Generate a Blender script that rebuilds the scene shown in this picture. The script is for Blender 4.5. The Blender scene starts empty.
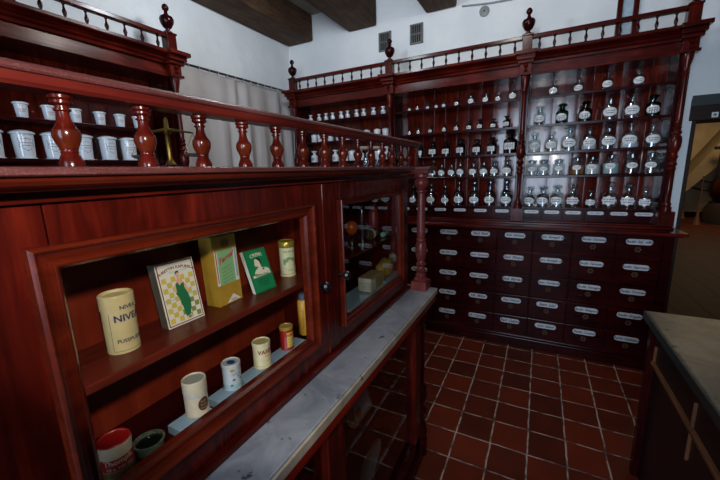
import bpy, math, random
from mathutils import Matrix, Vector
random.seed(7)
S = bpy.context.scene
C = S.collection
PI = math.pi

# ------------------------------------------------------------------ mesh collector
class MB:
    def __init__(s): s.v=[]; s.f=[]; s.m=[]; s.sm=[]
    def add(s, vs, fs, m=0, sm=False):
        n=len(s.v); s.v+= [tuple(p) for p in vs]
        for f in fs: s.f.append(tuple(i+n for i in f)); s.m.append(m); s.sm.append(sm)
        return s
    def box(s,x0,x1,y0,y1,z0,z1,m=0,fn=None):
        vs=[(x0,y0,z0),(x1,y0,z0),(x1,y1,z0),(x0,y1,z0),(x0,y0,z1),(x1,y0,z1),(x1,y1,z1),(x0,y1,z1)]
        if fn: vs=[fn(p) for p in vs]
        return s.add(vs,[(0,3,2,1),(4,5,6,7),(0,1,5,4),(1,2,6,5),(2,3,7,6),(3,0,4,7)],m)
    def lathe(s,prof,c=(0,0,0),seg=20,m=0,ms=None,cap=True,fn=None):
        vs=[];fs=[];mm=[]
        for r,z in prof:
            for k in range(seg):
                a=2*PI*k/seg; vs.append((c[0]+r*math.cos(a),c[1]+r*math.sin(a),c[2]+z))
        if fn: vs=[fn(p) for p in vs]
        n=len(s.v); s.v+=vs
        for i in range(len(prof)-1):
            for k in range(seg):
                k2=(k+1)%seg
                s.f.append((n+i*seg+k,n+i*seg+k2,n+(i+1)*seg+k2,n+(i+1)*seg+k))
                s.m.append(ms[i] if ms else m); s.sm.append(True)
        if cap:
            if prof[0][0]>1e-6: s.f.append(tuple(n+k for k in range(seg-1,-1,-1))); s.m.append(ms[0] if ms else m); s.sm.append(False)
            if prof[-1][0]>1e-6:
                b=n+(len(prof)-1)*seg; s.f.append(tuple(b+k for k in range(seg))); s.m.append(ms[-1] if ms else m); s.sm.append(False)
        return s
    def prism(s,poly,d0,d1,fn,m=0):
        """2D polygon (counter-clockwise) swept from d0 to d1; fn(u,v,d) gives the 3D point."""
        n=len(poly); vs=[fn(u,v,d0) for u,v in poly]+[fn(u,v,d1) for u,v in poly]
        fs=[tuple(range(n-1,-1,-1)),tuple(range(n,2*n))]+[(i,(i+1)%n,n+(i+1)%n,n+i) for i in range(n)]
        return s.add(vs,fs,m)
    def sheet(s,poly,fn,m=0):
        return s.add([fn(u,v) for u,v in poly],[tuple(range(len(poly)))],m)
    def tube(s,path,r,seg=8,m=0):
        P=[Vector(p) for p in path]; vs=[];fs=[]
        for i,p in enumerate(P):
            t=(P[min(i+1,len(P)-1)]-P[max(i-1,0)]).normalized()
            a=Vector((0,0,1)) if abs(t.z)<.9 else Vector((1,0,0))
            u=t.cross(a).normalized(); w=t.cross(u)
            rr=r[i] if isinstance(r,(list,tuple)) else r
            for k in range(seg):
                an=2*PI*k/seg; vs.append(p+u*rr*math.cos(an)+w*rr*math.sin(an))
        for i in range(len(P)-1):
            for k in range(seg):
                k2=(k+1)%seg; fs.append((i*seg+k,i*seg+k2,(i+1)*seg+k2,(i+1)*seg+k))
        s.add(vs,fs,m,True)
        b=(len(P)-1)*seg
        return s.add([vs[k] for k in range(seg)]+[vs[b+k] for k in range(seg)],[tuple(range(seg)),tuple(range(2*seg-1,seg-1,-1))],m)
    def text(s,t,size,fn,m=0,shear=0,bold=0.0):
        vs,fs=text_mesh(t,shear,bold)
        return s.add([fn(x*size,y*size) for x,y in vs],fs,m)
    def move(s,M):
        s.v=[tuple(M@Vector(p)) for p in s.v]; return s

_tx={}
def text_mesh(t,shear=0,bold=0.0):
    k=(t,shear,bold)
    if k not in _tx:
        cu=bpy.data.curves.new('lettering','FONT'); cu.body=t; cu.size=1; cu.align_x='CENTER'; cu.align_y='CENTER'
        cu.resolution_u=2; cu.shear=shear; cu.offset=bold; cu.fill_mode='FRONT'
        o=bpy.data.objects.new('lettering',cu); me=o.to_mesh()
        _tx[k]=([(v.co.x,v.co.y) for v in me.vertices],[tuple(p.vertices) for p in me.polygons])
        o.to_mesh_clear(); bpy.data.objects.remove(o); bpy.data.curves.remove(cu)
    return _tx[k]

ORG={}
def obj(name,mb,mats,parent=None,bevel=0,seg=2,base=True):
    """link one collected mesh as one object; coordinates are given in the frame of the scene (or of the thing when base is False)"""
    off=Vector(ORG.get(parent,(0,0,0))) if (parent is not None and base) else Vector((0,0,0))
    me=bpy.data.meshes.new(name)
    me.from_pydata([tuple(Vector(p)-off) for p in mb.v],[],mb.f)
    if not isinstance(mats,(list,tuple)): mats=[mats]
    for m in mats: me.materials.append(m)
    me.polygons.foreach_set('material_index',mb.m); me.polygons.foreach_set('use_smooth',mb.sm)
    me.update()
    if any(mb.sm): me.set_sharp_from_angle(angle=math.radians(42))
    o=bpy.data.objects.new(name,me); C.objects.link(o)
    if parent is not None:
        o.parent=parent; ORG[o]=ORG.get(parent,(0,0,0)) if base else (0,0,0)
    if bevel:
        b=o.modifiers.new('edge','BEVEL'); b.width=bevel; b.segments=seg; b.limit_method='ANGLE'; b.angle_limit=math.radians(50)
    return o
def tag(o,label,cat,group=None,kind=None):
    o['label']=label; o['category']=cat
    if group: o['group']=group
    if kind: o['kind']=kind
    return o
def thing(name,label,cat,loc=(0,0,0),rz=0,group=None):
    o=bpy.data.objects.new(name,None); C.objects.link(o); o.location=loc; o.rotation_euler=(0,0,rz)
    o.empty_display_size=.05
    ORG[o]=tuple(loc)
    return tag(o,label,cat,group)
def struct(name,mb,m,bevel=0):
    o=obj(name,mb,m,None,bevel); o['kind']='structure'; return o
def copy_tree(o,parent=None):
    c=o.copy(); C.objects.link(c)
    if parent: c.parent=parent
    for ch in list(o.children): copy_tree(ch,c)
    return c
def drop_tree(o):
    for ch in list(o.children): drop_tree(ch)
    bpy.data.objects.remove(o)

# ------------------------------------------------------------------ materials
def L(h):
    return tuple(((int(h[i:i+2],16)/255)/12.92 if int(h[i:i+2],16)/255<=.04045 else ((int(h[i:i+2],16)/255+.055)/1.055)**2.4) for i in (0,2,4))+(1,)
def nt(name):
    m=bpy.data.materials.new(name); m.use_nodes=True; t=m.node_tree; t.nodes.clear()
    out=t.nodes.new('ShaderNodeOutputMaterial'); b=t.nodes.new('ShaderNodeBsdfPrincipled'); t.links.new(b.outputs[0],out.inputs[0])
    return m,t,b,out
def plain(name,c,rough=.5,metal=0,emit=0,coat=0,var=.12,scale=30):
    m,t,b,_=nt(name); col=L(c) if isinstance(c,str) else c
    b.inputs['Roughness'].default_value=rough; b.inputs['Metallic'].default_value=metal
    b.inputs['Coat Weight'].default_value=coat
    if var:
        tc=t.nodes.new('ShaderNodeTexCoord'); n=t.nodes.new('ShaderNodeTexNoise'); n.inputs['Scale'].default_value=scale; n.inputs['Detail'].default_value=4
        r=t.nodes.new('ShaderNodeValToRGB'); t.links.new(tc.outputs['Object'],n.inputs[0]); t.links.new(n.outputs[0],r.inputs[0])
        e=r.color_ramp.elements; e[0].position=.3; e[1].position=.7
        e[0].color=tuple(x*(1-var) for x in col[:3])+(1,); e[1].color=tuple(min(1,x*(1+var*.6)) for x in col[:3])+(1,)
        t.links.new(r.outputs[0],b.inputs['Base Color'])
    else: b.inputs['Base Color'].default_value=col
    if emit:
        b.inputs['Emission Color'].default_value=col; b.inputs['Emission Strength'].default_value=emit
    return m
def wood(name,dark,mid,light,axis='z',rough=.3,scale=1.0,coat=.04,wear=0,spec=.24,ws=160):
    m,t,b,_=nt(name); N=t.nodes.new; K=t.links.new
    tc=N('ShaderNodeTexCoord'); mp=N('ShaderNodeMapping')
    sc={'x':(2.5,22,22),'y':(22,2.5,22),'z':(22,22,2.5)}[axis]
    mp.inputs['Scale'].default_value=tuple(v*scale for v in sc)
    K(tc.outputs['Object'],mp.inputs[0])
    n1=N('ShaderNodeTexNoise'); n1.inputs['Scale'].default_value=1.6; n1.inputs['Detail'].default_value=7; n1.inputs['Roughness'].default_value=.62; n1.inputs['Distortion'].default_value=.6
    n2=N('ShaderNodeTexNoise'); n2.inputs['Scale'].default_value=4.2; n2.inputs['Detail'].default_value=5
    K(mp.outputs[0],n1.inputs[0]); K(tc.outputs['Object'],n2.inputs[0])
    mx=N('ShaderNodeMath'); mx.operation='MULTIPLY_ADD'; mx.inputs[1].default_value=.6; K(n1.outputs[0],mx.inputs[0])
    m2=N('ShaderNodeMath'); m2.operation='MULTIPLY'; m2.inputs[1].default_value=.4; K(n2.outputs[0],m2.inputs[0]); K(m2.outputs[0],mx.inputs[2])
    r=N('ShaderNodeValToRGB'); e=r.color_ramp.elements
    e[0].position=.32; e[0].color=L(dark); e[1].position=.68; e[1].color=L(light)
    q=e.new(.5); q.color=L(mid); K(mx.outputs[0],r.inputs[0])
    last=r.outputs[0]
    if wear:
        n3=N('ShaderNodeTexNoise'); n3.inputs['Scale'].default_value=ws; n3.inputs['Detail'].default_value=8; K(tc.outputs['Object'],n3.inputs[0])
        r3=N('ShaderNodeValToRGB'); r3.color_ramp.elements[0].position=.52; r3.color_ramp.elements[1].position=.70; K(n3.outputs[0],r3.inputs[0])
        f=N('ShaderNodeMath'); f.operation='MULTIPLY'; f.inputs[1].default_value=wear; K(r3.outputs[0],f.inputs[0])
        c=N('ShaderNodeMixRGB'); c.inputs[2].default_value=L('b08a84'); K(f.outputs[0],c.inputs[0]); K(last,c.inputs[1]); last=c.outputs[0]
    K(last,b.inputs['Base Color'])
    rr=N('ShaderNodeMapRange'); rr.inputs[3].default_value=rough-.05; rr.inputs[4].default_value=rough+.06; K(n2.outputs[0],rr.inputs[0]); K(rr.outputs[0],b.inputs['Roughness'])
    b.inputs['Coat Weight'].default_value=coat; b.inputs['Coat Roughness'].default_value=.12; b.inputs['Specular IOR Level'].default_value=spec
    bp=N('ShaderNodeBump'); bp.inputs['Strength'].default_value=.06; bp.inputs['Distance'].default_value=.004; K(n1.outputs[0],bp.inputs['Height']); K(bp.outputs[0],b.inputs['Normal'])
    return m
def thin_glass(name,tint=(.9,.93,.92),refl=.06,rough=.02):
    m,t,b,out=nt(name); t.nodes.remove(b); N=t.nodes.new; K=t.links.new
    tr=N('ShaderNodeBsdfTransparent'); tr.inputs[0].default_value=tuple(tint)+(1,)
    gl=N('ShaderNodeBsdfGlossy'); gl.inputs['Roughness'].default_value=rough; gl.inputs['Color'].default_value=(.95,.97,1,1)
    lw=N('ShaderNodeLayerWeight'); lw.inputs['Blend'].default_value=.5
    pw=N('ShaderNodeMath'); pw.operation='POWER'; pw.inputs[1].default_value=5
    mr=N('ShaderNodeMath'); mr.operation='MULTIPLY_ADD'; mr.inputs[1].default_value=.9-refl; mr.inputs[2].default_value=refl; mr.use_clamp=True; K(lw.outputs['Facing'],pw.inputs[0])
    mx=N('ShaderNodeMixShader'); K(pw.outputs[0],mr.inputs[0]); K(mr.outputs[0],mx.inputs[0]); K(tr.outputs[0],mx.inputs[1]); K(gl.outputs[0],mx.inputs[2]); K(mx.outputs[0],out.inputs[0])
    return m

def mahog(axis,**k):
    return wood('mahogany_'+axis,'1e0403','400c06','641a0d',axis,**k)
W={a:mahog(a,rough=.22) for a in 'xyz'}
WD={a:wood('dark_mahogany_'+a,'160203','260405','380808',a,rough=.19,coat=0,spec=.2) for a in 'xyz'}
WB=wood('back_board_mahogany','2e0804','541308','7c260f','z',rough=.12,coat=.0,spec=.5)
WO=wood('warm_mahogany','300d06','4a1708','602410','z',rough=.22,coat=.3)
WR=wood('worn_rail_mahogany','381816','502625','6a3c3a','y',rough=.42,coat=.0,wear=.16,ws=420)
WL=wood('pale_stripped_wood','5a3822','80583a','9a7048','z',rough=.6,coat=0)
WBEAM=wood('old_oak_beam','2a1c12','4a3424','66503a','y',rough=.75,coat=0)
PORC=plain('white_porcelain','d4dae0',.18,coat=.4,var=.05)
INK=plain('label_ink','23232b',.7,var=0)
INKB=plain('faded_blue_ink','363c58',.6,var=0)
PAPER=plain('label_paper','d8dadb',.7,var=.10,scale=60)
PAPERB=plain('enamel_label','b2b6bb',.35,var=.08,scale=60)
BRONZE=plain('dark_bronze','4a3a2c',.45,metal=.7)
BRASS=plain('brass','7c6430',.4,metal=1)
IRON=plain('black_iron','141214',.5,metal=.4)
CHROME=plain('chrome','c0c4c8',.15,metal=1,var=0)
BLACKP=plain('black_knob','0c0a0a',.35)
GLASS=thin_glass('bottle_glass',(.88,.92,.92),.14,.06)
GLASSD=thin_glass('amber_glass',(.10,.035,.012),.07)
GLASSG=thin_glass('green_glass',(.04,.22,.15),.07)
GLASSB=thin_glass('smoke_glass',(.70,.73,.76),.12,.05)
PANE=thin_glass('window_glass',(.93,.95,.94),.045,.005)
LIQD=plain('dark_stopper','191312',.3)

def plaster(name,c,c2):
    m,t,b,_=nt(name); N=t.nodes.new; K=t.links.new
    tc=N('ShaderNodeTexCoord'); n=N('ShaderNodeTexNoise'); n.inputs['Scale'].default_value=2.2; n.inputs['Detail'].default_value=8
    r=N('ShaderNodeValToRGB'); r.color_ramp.elements[0].position=.35; r.color_ramp.elements[1].position=.65
    r.color_ramp.elements[0].color=L(c); r.color_ramp.elements[1].color=L(c2)
    K(tc.outputs['Object'],n.inputs[0]); K(n.outputs[0],r.inputs[0]); K(r.outputs[0],b.inputs['Base Color']); b.inputs['Roughness'].default_value=.9
    n2=N('ShaderNodeTexNoise'); n2.inputs['Scale'].default_value=5; n2.inputs['Detail'].default_value=6; K(tc.outputs['Object'],n2.inputs[0])
    bp=N('ShaderNodeBump'); bp.inputs['Strength'].default_value=.5; bp.inputs['Distance'].default_value=.03; K(n2.outputs[0],bp.inputs['Height']); K(bp.outputs[0],b.inputs['Normal'])
    return m
PLAST=plaster('white_lime_plaster','d6dbde','e4e7e8')
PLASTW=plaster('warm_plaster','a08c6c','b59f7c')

def tiles(name,tx,ty,c1,c2,grout,rough=.35):
    m,t,b,_=nt(name); N=t.nodes.new; K=t.links.new
    def M(op,a,b_=None,c=None):
        n=N('ShaderNodeMath'); n.operation=op
        for i,v in enumerate((a,b_,c)):
            if v is None: continue
            if isinstance(v,(int,float)): n.inputs[i].default_value=v
            else: K(v,n.inputs[i])
        return n.outputs[0]
    tc=N('ShaderNodeTexCoord'); sp=N('ShaderNodeSeparateXYZ'); K(tc.outputs['Object'],sp.inputs[0])
    wob=N('ShaderNodeTexNoise'); wob.inputs['Scale'].default_value=9; K(tc.outputs['Object'],wob.inputs[0])
    w=M('MULTIPLY_ADD',wob.outputs[0],.012,-.006)
    u=M('ADD',M('DIVIDE',M('ADD',sp.outputs[0],w),tx),0.0); v=M('ADD',M('DIVIDE',M('ADD',sp.outputs[1],w),ty),0.0)
    fu=M('FRACT',u); fv=M('FRACT',v)
    du=M('MULTIPLY',M('MINIMUM',fu,M('SUBTRACT',1.0,fu)),tx); dv=M('MULTIPLY',M('MINIMUM',fv,M('SUBTRACT',1.0,fv)),ty)
    d=M('MINIMUM',du,dv)
    mr=N('ShaderNodeMapRange'); mr.inputs[1].default_value=.0028; mr.inputs[2].default_value=.0055; K(d,mr.inputs[0])
    cb=N('ShaderNodeCombineXYZ'); K(M('FLOOR',u),cb.inputs[0]); K(M('FLOOR',v),cb.inputs[1])
    wn=N('ShaderNodeTexWhiteNoise'); K(cb.outputs[0],wn.inputs['Vector'])
    n=N('ShaderNodeTexNoise'); n.inputs['Scale'].default_value=7; n.inputs['Detail'].default_value=6; K(tc.outputs['Object'],n.inputs[0])
    f=M('ADD',M('MULTIPLY',wn.outputs[0],.45),M('MULTIPLY',n.outputs[0],.55))
    r=N('ShaderNodeValToRGB'); r.color_ramp.elements[0].position=.2; r.color_ramp.elements[1].position=.8; r.color_ramp.elements[0].color=L(c1); r.color_ramp.elements[1].color=L(c2); K(f,r.inputs[0])
    ng=N('ShaderNodeTexNoise'); ng.inputs['Scale'].default_value=14; ng.inputs['Detail'].default_value=3; K(tc.outputs['Object'],ng.inputs[0])
    rg=N('ShaderNodeValToRGB'); rg.color_ramp.elements[0].position=.36; rg.color_ramp.elements[1].position=.55; rg.color_ramp.elements[0].color=L('4a3c38'); rg.color_ramp.elements[1].color=L(grout); K(ng.outputs[0],rg.inputs[0])
    mx=N('ShaderNodeMixRGB'); K(mr.outputs[0],mx.inputs[0]); K(rg.outputs[0],mx.inputs[1]); K(r.outputs[0],mx.inputs[2]); K(mx.outputs[0],b.inputs['Base Color'])
    ro=N('ShaderNodeMapRange'); ro.inputs[3].default_value=.8; ro.inputs[4].default_value=rough; K(mr.outputs[0],ro.inputs[0]); K(ro.outputs[0],b.inputs['Roughness']); b.inputs['Specular IOR Level'].default_value=.22
    bp=N('ShaderNodeBump'); bp.inputs['Strength'].default_value=.35; bp.inputs['Distance'].default_value=.004; K(mr.outputs[0],bp.inputs['Height']); K(bp.outputs[0],b.inputs['Normal'])
    return m
TILE=tiles('terracotta_tile',.2,.2091,'3e1206','60200b','9a877c',.5)
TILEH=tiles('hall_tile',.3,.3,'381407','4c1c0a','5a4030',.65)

def marble(name,base,vein,chip):
    m,t,b,_=nt(name); N=t.nodes.new; K=t.links.new
    tc=N('ShaderNodeTexCoord'); n=N('ShaderNodeTexNoise'); n.inputs['Scale'].default_value=7; n.inputs['Detail'].default_value=9; n.inputs['Roughness'].default_value=.65; n.inputs['Distortion'].default_value=1.2
    K(tc.outputs['Object'],n.inputs[0]); r=N('ShaderNodeValToRGB'); e=r.color_ramp.elements; e[0].position=.34; e[0].color=L(vein); e[1].position=.62; e[1].color=L(base); K(n.outputs[0],r.inputs[0])
    n2=N('ShaderNodeTexNoise'); n2.inputs['Scale'].default_value=26; n2.inputs['Detail'].default_value=5; K(tc.outputs['Object'],n2.inputs[0])
    r2=N('ShaderNodeValToRGB'); r2.color_ramp.elements[0].position=.66; r2.color_ramp.elements[1].position=.71; K(n2.outputs[0],r2.inputs[0])
    mx=N('ShaderNodeMixRGB'); mx.inputs[2].default_value=L(chip); K(r2.outputs[0],mx.inputs[0]); K(r.outputs[0],mx.inputs[1]); K(mx.outputs[0],b.inputs['Base Color'])
    b.inputs['Roughness'].default_value=.4
    bp=N('ShaderNodeBump'); bp.inputs['Strength'].default_value=.15; bp.inputs['Distance'].default_value=.004; K(n2.outputs[0],bp.inputs['Height']); K(bp.outputs[0],b.inputs['Normal'])
    return m
MARB=marble('grey_marble','8c8f96','6a6d76','33353c')
MARBE=marble('yellowed_marble_edge','a69a88','857866','4a4238')
STONE=marble('scratched_stone','6a6050','443c30','1e1a16')

# ------------------------------------------------------------------ camera
def cam_axes(a,b,c):
    ca,sa,cb,sb,cc,sc=math.cos(a),math.sin(a),math.cos(b),math.sin(b),math.cos(c),math.sin(c)
    f=Vector((-sa*cb,ca*cb,-sb)); r=Vector((ca,sa,0)); u=r.cross(f)
    return cc*r+sc*u, -sc*r+cc*u, f
r_,u_,f_=cam_axes(.4834,.1960,-.0284)
cd=bpy.data.cameras.new('camera'); cam=bpy.data.objects.new('camera',cd); C.objects.link(cam)
CP=Vector((.9639,-3.3797,1.6167))
M=Matrix.Identity(4)
for i in range(3): M[i][0]=r_[i]; M[i][1]=u_[i]; M[i][2]=-f_[i]; M[i][3]=CP[i]
cam.matrix_world=M
cd.sensor_width=36; cd.lens=341.96/720*36; cd.clip_start=.02; cd.clip_end=100
S.camera=cam

# ------------------------------------------------------------------ setting
XL,YB,XR,YR,ZC=-1.88,.30,4.6,-5.6,3.42
struct('floor',MB().box(XL-.1,XR+.1,YR-.1,.62,-.1,0),TILE)
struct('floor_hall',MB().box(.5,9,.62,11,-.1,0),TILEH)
struct('wall_left',MB().box(XL-.2,XL,YR,YB+.3,0,ZC),PLAST)
DX0,DX1,DZ=1.985,3.25,2.10
struct('wall_back',MB().box(XL,DX0,YB,YB+.3,0,ZC).box(DX1,XR,YB,YB+.3,0,ZC).box(DX0,DX1,YB,YB+.3,DZ,ZC),PLAST)
REARP=plaster('dim_ochre_plaster','4e4436','5c5040')
struct('wall_right',MB().box(XR,XR+.2,YR,YB+.3,0,ZC),REARP)
WX0,WX1,WZ0,WZ1=.0,1.7,.75,3.0
struct('wall_rear',MB().box(XL,WX0,YR-.25,YR,0,ZC).box(WX1,XR,YR-.25,YR,0,ZC).box(WX0,WX1,YR-.25,YR,0,WZ0).box(WX0,WX1,YR-.25,YR,WZ1,ZC),REARP)
wf=MB()
for x in (WX0,WX0+.57,WX0+1.13,WX1): wf.box(x-.03,x+.03,YR-.16,YR-.10,WZ0,WZ1)
for z in (WZ0,WZ0+.75,WZ0+1.5,WZ1): wf.box(WX0,WX1,YR-.155,YR-.105,z-.025,z+.025)
struct('window_1',wf,WD['z'])
struct('ceiling',MB().box(XL-.2,XR+.2,YR-.2,YB+.3,ZC,ZC+.15),plaster('ceiling_boards','7a7468','8a8478'))
# oak ceiling beams run from the back wall towards the room
for i,(a,b) in enumerate(((XL,-1.51),(-1.03,-.69),(-.15,.15),(.75,1.05),(1.65,1.95),(2.6,2.9),(3.5,3.8))):
    struct('trim_%d'%(i+1),MB().box(a,b,YR,YB,3.14,ZC),WBEAM,.02)
# ventilation grilles
def vent(x0,x1,z0,z1,lab):
    t=thing('wall_vent',lab,'vent',((x0+x1)/2,YB,z0),0,None)
    obj('frame',MB().box(x0,x1,YB-.02,YB,z0,z0+.012).box(x0,x1,YB-.02,YB,z1-.012,z1).box(x0,x0+.012,YB-.02,YB,z0,z1).box(x1-.012,x1,YB-.02,YB,z0,z1),plain('vent_frame','6e706e',.6),t)
    obj('shade_sheet',MB().box(x0,x1,YB-.004,YB-.001,z0,z1),plain('vent_shade','15130f',.9),t)  # flat dark sheet; shade behind the bars put into its colour
    g=MB(); n=5
    for k in range(n):
        x=x0+.012+(x1-x0-.024)*(k+.5)/n; g.box(x-.004,x+.004,YB-.016,YB-.006,z0+.01,z1-.01)
    g.box(x0,x1,YB-.014,YB-.008,(z0+z1)/2-.008,(z0+z1)/2+.008)
    obj('grille',g,plain('vent_bar','5c5d5c',.5,metal=.3),t)
vent(-.665,-.525,2.875,3.06,'small dark barred wall vent behind an urn finial')
vent(-.315,-.18,2.885,3.07,'small dark barred wall vent standing clear between two urn finials')
t=thing('cover_plate','round grey cover plate high on the white wall','cover plate',(.404,YB,3.0))
obj('plate',MB().lathe([(.045,0),(.045,.012),(.035,.018)],(0,0,0),24,fn=lambda p:(.404+p[0],YB-p[2],3.045+p[1])),plain('cover_grey','7d8686',.5),t)
obj('screw',MB().lathe([(.008,.018),(.006,.022)],(0,0,0),10,fn=lambda p:(.404+p[0],YB-p[2],3.045+p[1])),BRONZE,t)
tag(obj('wall_cable',MB().tube([(.2,YB-.012,3.13),(.45,YB-.012,3.10),(.75,YB-.012,3.085)],.008),plain('grey_cable','8a9096',.6)),'thin grey cable on the white wall under the beams','cable')
for i,x in enumerate((1.44,1.545)):
    struct('trim_%d'%(11+i),MB().box(x-.018,x+.018,YB-.03,YB,1.2,3.42),W['z'],.004)
struct('window_2',MB().box(1.458,1.527,YB-.008,YB,2.4,3.3),plain('pale_blue_glazing','a9bcc8',.25))
# doorway beside the cabinet
struct('door_1',MB().box(DX0-.02,DX1+.02,YB-.012,YB+.3,1.935,2.10).box(DX0-.005,DX0+.03,YB+.005,YB+.3,0,1.94).box(DX1-.03,DX1+.005,YB+.005,YB+.3,0,1.94),wood('door_lintel','140b08','26150c','382114','x',rough=.5),.004)
struct('trim_13',MB().box(DX0-.02,DX1+.02,YB-.02,YB-.012,2.045,2.12),plain('lintel_strip','26302f',.5))
tg=thing('number_plate','small pale plate with a dark square fixed to the door lintel','plate',(2.108,YB-.014,1.968))
obj('plate',MB().box(2.09,2.127,YB-.018,YB-.012,1.95,1.987),PAPER,tg); obj('mark',MB().box(2.1,2.117,YB-.0195,YB-.018,1.96,1.977),plain('plate_mark','6a5a3a',.6),tg)
# hall beyond the doorway
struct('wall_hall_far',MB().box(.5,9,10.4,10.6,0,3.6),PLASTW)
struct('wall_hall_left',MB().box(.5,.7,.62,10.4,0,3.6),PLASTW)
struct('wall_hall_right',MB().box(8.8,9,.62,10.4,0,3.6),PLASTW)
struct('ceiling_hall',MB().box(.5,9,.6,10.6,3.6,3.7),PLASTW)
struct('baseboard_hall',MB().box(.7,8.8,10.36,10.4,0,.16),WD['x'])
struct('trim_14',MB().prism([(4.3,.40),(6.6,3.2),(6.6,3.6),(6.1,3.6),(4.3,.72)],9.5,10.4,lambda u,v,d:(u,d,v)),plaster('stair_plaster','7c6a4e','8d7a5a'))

# ------------------------------------------------------------------ apothecary shelf cabinets
ZB=1.118
def turned_column(x,y,z0,z1,r,mb,m=0):
    h=z1-z0
    P=[(1.5,0),(1.5,.03),(1.1,.034),(1.3,.05),(1.0,.065),(.62,.075),(.66,.20),(.8,.27),(1.2,.285),(.8,.30),(1.25,.312),(1.25,.322),(.7,.335),(1.0,.35),(1.3,.365),(.8,.38),(.75,.39),(1.2,.40),(1.55,.43),(1.65,.46),(1.5,.49),(.95,.505),(1.3,.515),(1.3,.525),(.75,.54),(1.15,.553),(.7,.567),(1.05,.58),(.75,.595),(.85,.61),(.66,.87),(1.1,.885),(.75,.897),(.95,.925),(1.4,.96),(1.55,.985),(1.5,1.0)]
    mb.lathe([(a*r,b*h) for a,b in P],(x,y,z0),18,m)
def upper_cabinet(root,bays,small=True,depth=.25):
    z=lambda v:v-ZB
    o=lambda n,mb,m,p=root,bv=0: obj(n,mb,m,p,bv,2,False)
    Ln=bays[-1]; E=.075
    o('base_rail',MB().box(-.07,Ln+.07,-.02,depth,z(1.118),z(1.136)).box(-.065,Ln+.065,.0,depth,z(1.136),z(1.15)),W['x'],bv=.004)
    o('drawer_casing',MB().box(-.04,Ln+.04,.035,depth,z(1.15),z(1.2645)),WD['x'],bv=.002)
    for i in range(len(bays)-1):
        a,b=bays[i]+.035,bays[i+1]-.035
        for zz in (1.265,1.545,1.745,1.97,2.20):
            o('shelf',MB().box(a,b,.02 if zz>1.3 else .015,depth,z(zz-.022),z(zz)) if zz>1.3 else MB().box(a,b,.01,.035,z(1.255),z(1.272)),WD['x'],bv=.003)
        bp=MB(); n=10; w=(b-a)/n
        for k in range(n):
            x0=a+k*w; tw=random.uniform(-.0024,.0024); tz=random.uniform(-.004,.003); q=6; vs=[]
            for zz in (1.265,2.37):
                for j in range(q+1):
                    e=2*j/q-1; vs.append((x0+.002+(w-.004)*j/q,depth-.010+(.0006*e*e)+tw*e+(tz if zz>2 else 0),z(zz)))
            bp.add(vs,[(j,j+1,q+2+j,q+1+j) for j in range(q)],0,True)
            for j in (0,q): bp.add([vs[j],vs[q+1+j],(vs[j][0],depth,z(2.37)),(vs[j][0],depth,z(1.265))],[(0,1,2,3)])
        bp.box(a,b,depth-.002,depth+.01,z(1.15),z(2.37))
        o('back_panel',bp,WB)
        if small:
            n=6; p=(b-a)/n
            for k in range(n):
                x=a+(k+.5)*p
                d=o('drawer',MB().box(x-p/2+.004,x+p/2-.004,.022,.036,z(1.156),z(1.25)),WD['x'],bv=.003)
                l=MB(); pl=pill(.058,.014); l.prism(pl,.0215,.0185,lambda u,v,dd:(x+u,dd,z(1.228)+v))
                txt=SMALLT[(k+i*6)%len(SMALLT)]
                l.text(txt,.016,lambda u,v:(x+u,.0180,z(1.228)+v),1,shear=.2)
                o('label_plate',l,[PAPERB,INK],d)
    for x in bays:
        o('upright',MB().box(x-.034,x+.034,.01,depth,z(1.15),z(2.37)),WD['z'],bv=.003)
        c=MB(); c.box(x-.05,x+.05,-.07,.02,z(1.15),z(1.262)); turned_column(x,-.03,z(1.262),z(2.36),.0225,c)
        c.prism([(-.028,.012),(0,-.012),(.028,.012),(.022,.012),(0,-.006),(-.022,.012)],-.0715,-.07,lambda u,v,d:(x+u,d,z(1.215)+v),1)
        o('column',c,[W['z'],WO],bv=.002)
        br=MB()
        for (y,w,a,b) in ((-.075,.055,2.36,2.38),(-.062,.045,2.38,2.45),(-.085,.06,2.45,2.475),(-.11,.068,2.475,2.505),(-.145,.08,2.505,2.533)): br.box(x-w,x+w,y,.0,z(a),z(b))
        for (yy,zz,r) in ((-.07,2.395,.014),(-.07,2.43,.018)): br.lathe([(.001,-r),(r*.7,-r*.7),(r,0),(r*.7,r*.7),(.001,r)],(x,yy,z(zz)),12)
        o('bracket',br,W['x'],bv=.003)
        o('gallery_post',MB().box(x-.036,x+.036,-.058,.014,z(2.532),z(2.66)).box(x-.042,x+.042,-.064,.020,z(2.66),z(2.674)),W['z'],bv=.003)
        o('finial',MB().lathe([(.03,0),(.03,.01),(.014,.02),(.014,.028),(.03,.04),(.046,.07),(.05,.095),(.042,.112),(.02,.122),(.013,.135),(.011,.15),(.022,.16),(.025,.175),(.016,.192),(.004,.2)],(x,-.022,z(2.674)),18),WD['z'])
    o('frieze',MB().box(-.035,Ln+.035,-.01,depth,z(2.37),z(2.45)).box(-.05,Ln+.05,-.03,depth,z(2.362),z(2.378)),W['x'],bv=.003)
    mb=MB()
    lev=[(-.03,.035,2.45),(-.035,.04,2.465),(-.05,.048,2.475),(-.055,.05,2.485),(-.075,.058,2.498),(-.095,.066,2.507),(-.1,.07,2.515),(-.1,.07,2.532)]
    vs=[];fs=[]
    for y,e,zz in lev: vs+=[(-e,y,z(zz)),(Ln+e,y,z(zz)),(Ln+e,depth,z(zz)),(-e,depth,z(zz))]
    for i in range(len(lev)-1):
        for k in range(4): fs.append((4*i+k,4*i+(k+1)%4,4*i+4+(k+1)%4,4*i+4+k))
    n=4*(len(lev)-1); fs+=[(3,2,1,0),(n,n+1,n+2,n+3)]
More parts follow.
